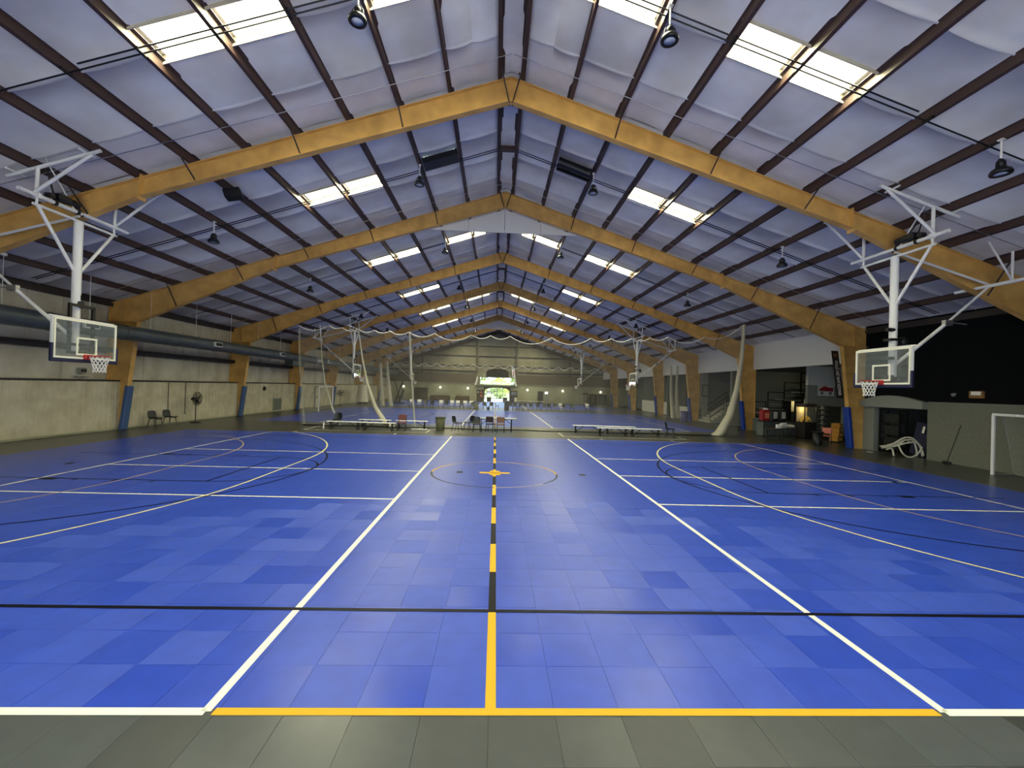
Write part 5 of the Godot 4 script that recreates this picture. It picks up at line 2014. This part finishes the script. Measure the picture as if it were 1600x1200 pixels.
func build_far_things():
	var row := "chairs lined up across the far court"
	var white := [[-9.09, -46.6], [-8.27, -46.6], [-5.95, -46.7], [-4.76, -46.7], [-4.1, -46.8], [-3.28, -46.9], [-2.65, -47.0], [7.33, -47.4], [10.6, -48.6]]
	var proto: Node3D = null
	for k in white.size():
		var lab := "white folding chair in the far chair row, %s of the white ones from the left" % ["first", "second", "third", "fourth", "fifth", "sixth", "seventh", "eighth", "last"][k]
		var at := Vector3(white[k][0], 0, white[k][1])
		if proto == null:
			proto = folding_chair(lab, at, 0.1, row)
		else:
			dup(proto, at, rng.randf_range(-0.25, 0.25), lab, row)
	proto = null
	var dark := [[-7.7, -47.2], [-6.9, -46.5], [-5.45, -47.3], [-3.7, -47.3], [-2.45, -46.4], [-1.13, -46.65], [-0.45, -46.7], [0.2, -46.8], [1.75, -47.4], [2.15, -46.8], [2.8, -46.9], [3.36, -47.0], [3.95, -47.1], [4.79, -47.1], [5.43, -47.2], [6.01, -47.2], [6.66, -47.3], [7.75, -47.9], [8.63, -47.4]]
	var nth := ["first", "second", "third", "fourth", "fifth", "sixth", "seventh", "eighth", "ninth", "tenth", "eleventh", "twelfth", "thirteenth", "fourteenth", "fifteenth", "sixteenth", "seventeenth", "eighteenth", "last"]
	for k in dark.size():
		var lab := "dark shell chair in the far chair row, %s of the dark ones from the left" % nth[k]
		var at := Vector3(dark[k][0], 0, dark[k][1])
		if proto == null:
			proto = shell_chair(lab, at, 0.1, row)
		else:
			dup(proto, at, PI / 2 if k == 7 else rng.randf_range(-0.3, 0.3), lab, row)
	bin("dark_bin", "dark bin at the left end of the central far chairs", "trash can", Vector3(-2.05, 0, -45.9), 0.28, 0.75, "olive")
	var pd := thing("lectern", "black square lectern right of the far central chairs", "lectern", Vector3(1.25, 0, -46.4))
	var st := mb()
	bbox(st, Vector3(0, 0.48, 0), Vector3(0.5, 0.96, 0.45), 0.02)
	part(pd, "body", st, "black_plastic")
	st = mb()
	bbox(st, Vector3(0, 1.0, 0), Vector3(0.58, 0.05, 0.52), 0.01, Basis.from_euler(Vector3(0.2, 0, 0)))
	part(pd, "top", st, "black_plastic")
	st = mb()
	lathe(st, [[0.0, 0.0], [0.12, 0.02], [0.15, 0.15], [0.1, 0.3], [0.06, 0.38], [0.0, 0.4]], Vector3.ZERO, 12)
	solo("dark_bag", st, "black_plastic", "small dark bag on the floor among the far central chairs", "bag", Vector3(-0.75, 0, -46.1))
	# globe lamps on the far wall
	var gx := [-15.4, -9.3, -4.7, 5.35, 11.35, 17.83]
	for k in gx.size():
		var t := thing("globe_lamp", "lit white globe wall lamp on the far wall, %s from the left" % ["first", "second", "third", "fourth", "fifth", "sixth"][k], "wall lamp", Vector3(gx[k], 2.15, -71.75), 0, "globe lamps along the far wall")
		st = mb()
		lathe(st, [[0.0, -0.2], [0.11, -0.17], [0.19, -0.08], [0.2, 0.02], [0.13, 0.14], [0.05, 0.2], [0.0, 0.21]], Vector3.ZERO, 16)
		part(t, "globe", st, "lit_globe")
		st = mb()
		tube(st, Vector3(0, 0.2, 0), Vector3(0, 0.28, -0.22), 0.03, 8)
		lathe(st, [[0.0, -0.02], [0.09, 0.0], [0.0, 0.02]], Vector3(0, 0.26, -0.2), 10, Basis.from_euler(Vector3(PI / 2, 0, 0)))
		part(t, "arm", st, "annex_gray")
		var ol := OmniLight3D.new()
		ol.name = "globe_light"
		ol.position = t.position
		ol.light_color = Color(1, 0.97, 0.86)
		ol.light_energy = 0.35
		ol.light_size = 0.1
		ol.omni_range = 90
		ol.omni_attenuation = 2.0
		ol.shadow_enabled = true
		add_child(ol, true)
	# sofas
	for q in [[-9.2, 3.3, "long low brown sofa against the far wall, left one"], [-5.5, 2.3, "shorter low brown sofa against the far wall, right one"]]:
		var t := thing("sofa", q[2], "sofa", Vector3(q[0], 0, -71.1), 0, "sofas on the far wall")
		var w: float = q[1]
		st = mb()
		bbox(st, Vector3(0, 0.24, 0.05), Vector3(w, 0.4, 0.8), 0.05)
		part(t, "base", st, "brown_sofa")
		var n := int(w / 0.8)
		for k in n:
			st = mb()
			bbox(st, Vector3((k + 0.5 - n / 2.0) * (w - 0.4) / n, 0.48, 0.1), Vector3((w - 0.44) / n, 0.14, 0.65), 0.05)
			part(t, "cushion", st, "brown_sofa")
		st = mb()
		bbox(st, Vector3(0, 0.6, -0.3), Vector3(w, 0.5, 0.22), 0.07)
		part(t, "backrest", st, "brown_sofa")
		for e in [-1.0, 1.0]:
			st = mb()
			bbox(st, Vector3(e * (w / 2 - 0.1), 0.42, 0.05), Vector3(0.2, 0.5, 0.8), 0.06)
			part(t, "armrest", st, "brown_sofa")
	# notice board, dark shelf by the entrance
	var nb := thing("notice_board", "tall dark notice board with pinned papers left of the entrance", "notice board", Vector3(-2.62, 1.0, -71.95))
	st = mb()
	bbox(st, Vector3(0, 0, 0), Vector3(1.15, 1.9, 0.06), 0.01)
	part(nb, "board", st, "dark_brown")
	for q in [[-0.3, 0.55, 0.14, 0.26], [0.2, 0.5, 0.26, 0.22], [0.22, -0.05, 0.28, 0.4], [0.1, 0.75, 0.12, 0.12]]:
		st = mb()
		box(st, Vector3(q[0], q[1], 0.033), Vector3(q[2], q[3], 0.006))
		part(nb, "paper", st, "poster_white" if q[0] < 0 else "salmon")
	var ds := thing("display_case", "dark green framed display case right of the entrance", "display case", Vector3(3.1, 0, -71.8))
	st = mb()
	bbox(st, Vector3(0, 0.98, 0), Vector3(1.15, 1.95, 0.3), 0.02)
	part(ds, "cabinet", st, "dark_brown")
	for q in [[-0.28, 1.55], [-0.28, 1.0], [-0.28, 0.45], [0.28, 1.45]]:
		st = mb()
		box(st, Vector3(q[0], q[1], 0.16), Vector3(0.42, 0.42, 0.015))
		part(ds, "pane", st, "smoked_glass")
	st = mb()
	box(st, Vector3(0.3, 0.45, 0.165), Vector3(0.4, 0.7, 0.015))
	part(ds, "notice", st, "annex_light")
	# feather flag
	var ff := thing("feather_flag", "white feather flag with blue emblem standing on the ledge right of the high window", "flag", Vector3(2.75, 2.86, -71.75))
	st = mb()
	var rows := []
	for q in 13:
		var u := q / 12.0
		var y := lerpf(1.3, 3.6, u)
		var l := 0.02 - 0.03 * sin(u * 2)
		var wdt := 0.62 * (1.0 - pow(u, 5)) * (1 - 0.25 * (1 - u))
		var r2 := []
		for k in 4:
			r2.append(Vector3(l + wdt * k / 3.0 - 0.25 * u, y - 0.35 * pow(u, 4) * k / 3.0, 0.05 * sin(u * 5 + k)))
		rows.append(r2)
	sheet(st, rows, 1)
	part(ff, "sail", st, "flag_white")
	st = mb()
	path(st, [Vector3(0, 0, 0), Vector3(0.0, 1.2, 0), Vector3(-0.06, 2.2, 0), Vector3(-0.16, 3.2, 0), Vector3(-0.22, 3.62, 0)], 0.02, 5)
	part(ff, "pole", st, "black_metal")
	st = mb()
	prism(st, range(14).map(func(k): return Vector2(0.15 + 0.17 * cos(TAU * k / 14), 3.0 + 0.17 * sin(TAU * k / 14))), Vector3(0, 0, 0.075), Vector3.RIGHT, Vector3.UP, 0.01)
	part(ff, "emblem", st, "flag_blue")
	st = mb()
	box(st, Vector3(0.2, 2.0, 0.08), Vector3(0.14, 1.0, 0.01))
	part(ff, "lettering_strip", st, "salmon")
	# machines at right end of far wall
	for q in [[16.5, "black vending machine on the far wall, left of a pair"], [18.0, "black vending machine on the far wall, right of a pair"]]:
		var t := thing("vending_machine", q[1], "vending machine", Vector3(q[0], 0, -71.4), 0, "vending machines on the far wall")
		st = mb()
		bbox(st, Vector3(0, 0.9, 0), Vector3(1.35, 1.78, 0.75), 0.03)
		part(t, "cabinet", st, "black_plastic")
		st = mb()
		box(st, Vector3(-0.15, 1.05, 0.38), Vector3(0.8, 1.1, 0.015))
		part(t, "window", st, "smoked_glass")
		st = mb()
		box(st, Vector3(0.48, 1.2, 0.38), Vector3(0.2, 0.5, 0.02))
		part(t, "keypad", st, "charcoal")
	var rk := thing("wire_rack", "pale wire rack left of the black vending machines", "rack", Vector3(14.9, 0, -70.9))
	for k in 5:
		st = mb()
		box(st, Vector3(0, 0.2 + 0.32 * k, 0), Vector3(0.75, 0.1, 0.45))
		part(rk, "shelf", st, "annex_light")
	st = mb()
	for x in [-0.37, 0.37]:
		for z in [-0.22, 0.22]:
			box(st, Vector3(x, 0.85, z), Vector3(0.03, 1.7, 0.03))
	part(rk, "upright", st, "steel")
	st = mb()
	bbox(st, Vector3(0, 0.28, 0), Vector3(4.6, 0.06, 0.5), 0.015)
	for x in [-2.0, 0.0, 2.0]:
		box(st, Vector3(x, 0.13, 0), Vector3(0.08, 0.26, 0.4))
	solo("wall_bench", st, "annex_light", "long low pale bench along the far wall right of the entrance", "bench", Vector3(5.9, 0, -71.5))
	for q in [[-1.1, "dark armchair inside the entrance, left of the doors"], [1.6, "dark armchair inside the entrance, right of the doors"]]:
		var t := thing("armchair", q[1], "armchair", Vector3(q[0], 0, -70.9), 0, "armchairs by the entrance")
		st = mb()
		bbox(st, Vector3(0, 0.25, 0), Vector3(0.72, 0.4, 0.65), 0.05)
		part(t, "seat", st, "charcoal")
		st = mb()
		bbox(st, Vector3(0, 0.58, 0.27), Vector3(0.72, 0.45, 0.14), 0.05)
		part(t, "backrest", st, "charcoal")
	# leaning dark rolled mats at left
	var rm := thing("gym_equipment", "dark upright gym equipment with slanted arms at left behind the net", "gym equipment", Vector3(-12.6, 0, -56.0))
	st = mb()
	tube(st, Vector3(-0.5, 0.05, 0), Vector3(0.5, 2.9, 0), 0.12, 8)
	part(rm, "slanted_arm", st, "charcoal")
	st = mb()
	tube(st, Vector3(0.3, 0.05, 0.2), Vector3(-0.6, 3.2, 0.1), 0.06, 8)
	tube(st, Vector3(0.0, 0.05, -0.2), Vector3(0.6, 1.8, 0.0), 0.14, 8)
	part(rm, "frame", st, "dark_metal")
	st = mb()
	bbox(st, Vector3(0, 0.06, 0), Vector3(1.5, 0.12, 0.9), 0.03)
	part(rm, "base", st, "dark_metal")

func build_outside():
	var g := thing("ground_outside", "lawn and pale paving outside the far entrance", "ground", Vector3.ZERO, 0, "", "structure")
	var st := mb()
	box(st, Vector3(0, -0.16, -112), Vector3(160, 0.3, 79))
	part(g, "lawn", st, "lawn")
	st = mb()
	box(st, Vector3(0.2, -0.1, -79), Vector3(9, 0.22, 13.2))
	part(g, "paving", st, "paving")
	st = mb()
	box(st, Vector3(0, -0.12, 24.3), Vector3(70, 0.22, 40))
	part(g, "apron", st, "paving")
	var spots := [[-8.6, -92, 2.6, 3.6], [-3.9, -96, 2.6, 4.6], [0.9, -92, 2.3, 4.0], [5.6, -96, 2.7, 4.6], [10.4, -92, 2.6, 3.8], [-14, -96, 2.8, 5.0], [15.5, -96, 2.8, 5.0]]
	for k in spots.size():
		var q: Array = spots[k]
		var t := thing("tree", "sunlit leafy tree outside the far entrance, %s from the left" % ["second", "third", "fourth", "fifth", "sixth", "first", "seventh"][k], "tree", Vector3(q[0], 0, q[1]), 0, "trees outside the entrance")
		st = mb()
		tube(st, Vector3(0, -0.05, 0), Vector3(0.1, q[3], 0), 0.2, 8, 0.1)
		part(t, "trunk", st, "bark")
		st = mb()
		flat(st)
		for n in 700:
			var v := Vector3(rng.randfn(), rng.randfn(), rng.randfn()).normalized() * pow(rng.randf(), 0.33)
			var c := Vector3(v.x * q[2], 0.4 + q[3] * 0.55 + v.y * q[3] * 0.62, v.z * q[2])
			if c.y < 0.15:
				continue
			var bb := Basis.from_euler(Vector3(rng.randf() * TAU, rng.randf() * TAU, rng.randf() * TAU)) * rng.randf_range(0.25, 0.5)
			quad(st, c - bb.x, c + bb.y * 0.6, c + bb.x, c - bb.y * 0.6)
		part(t, "foliage", st, "leaf" if k % 2 else "leaf_light", "", "stuff")
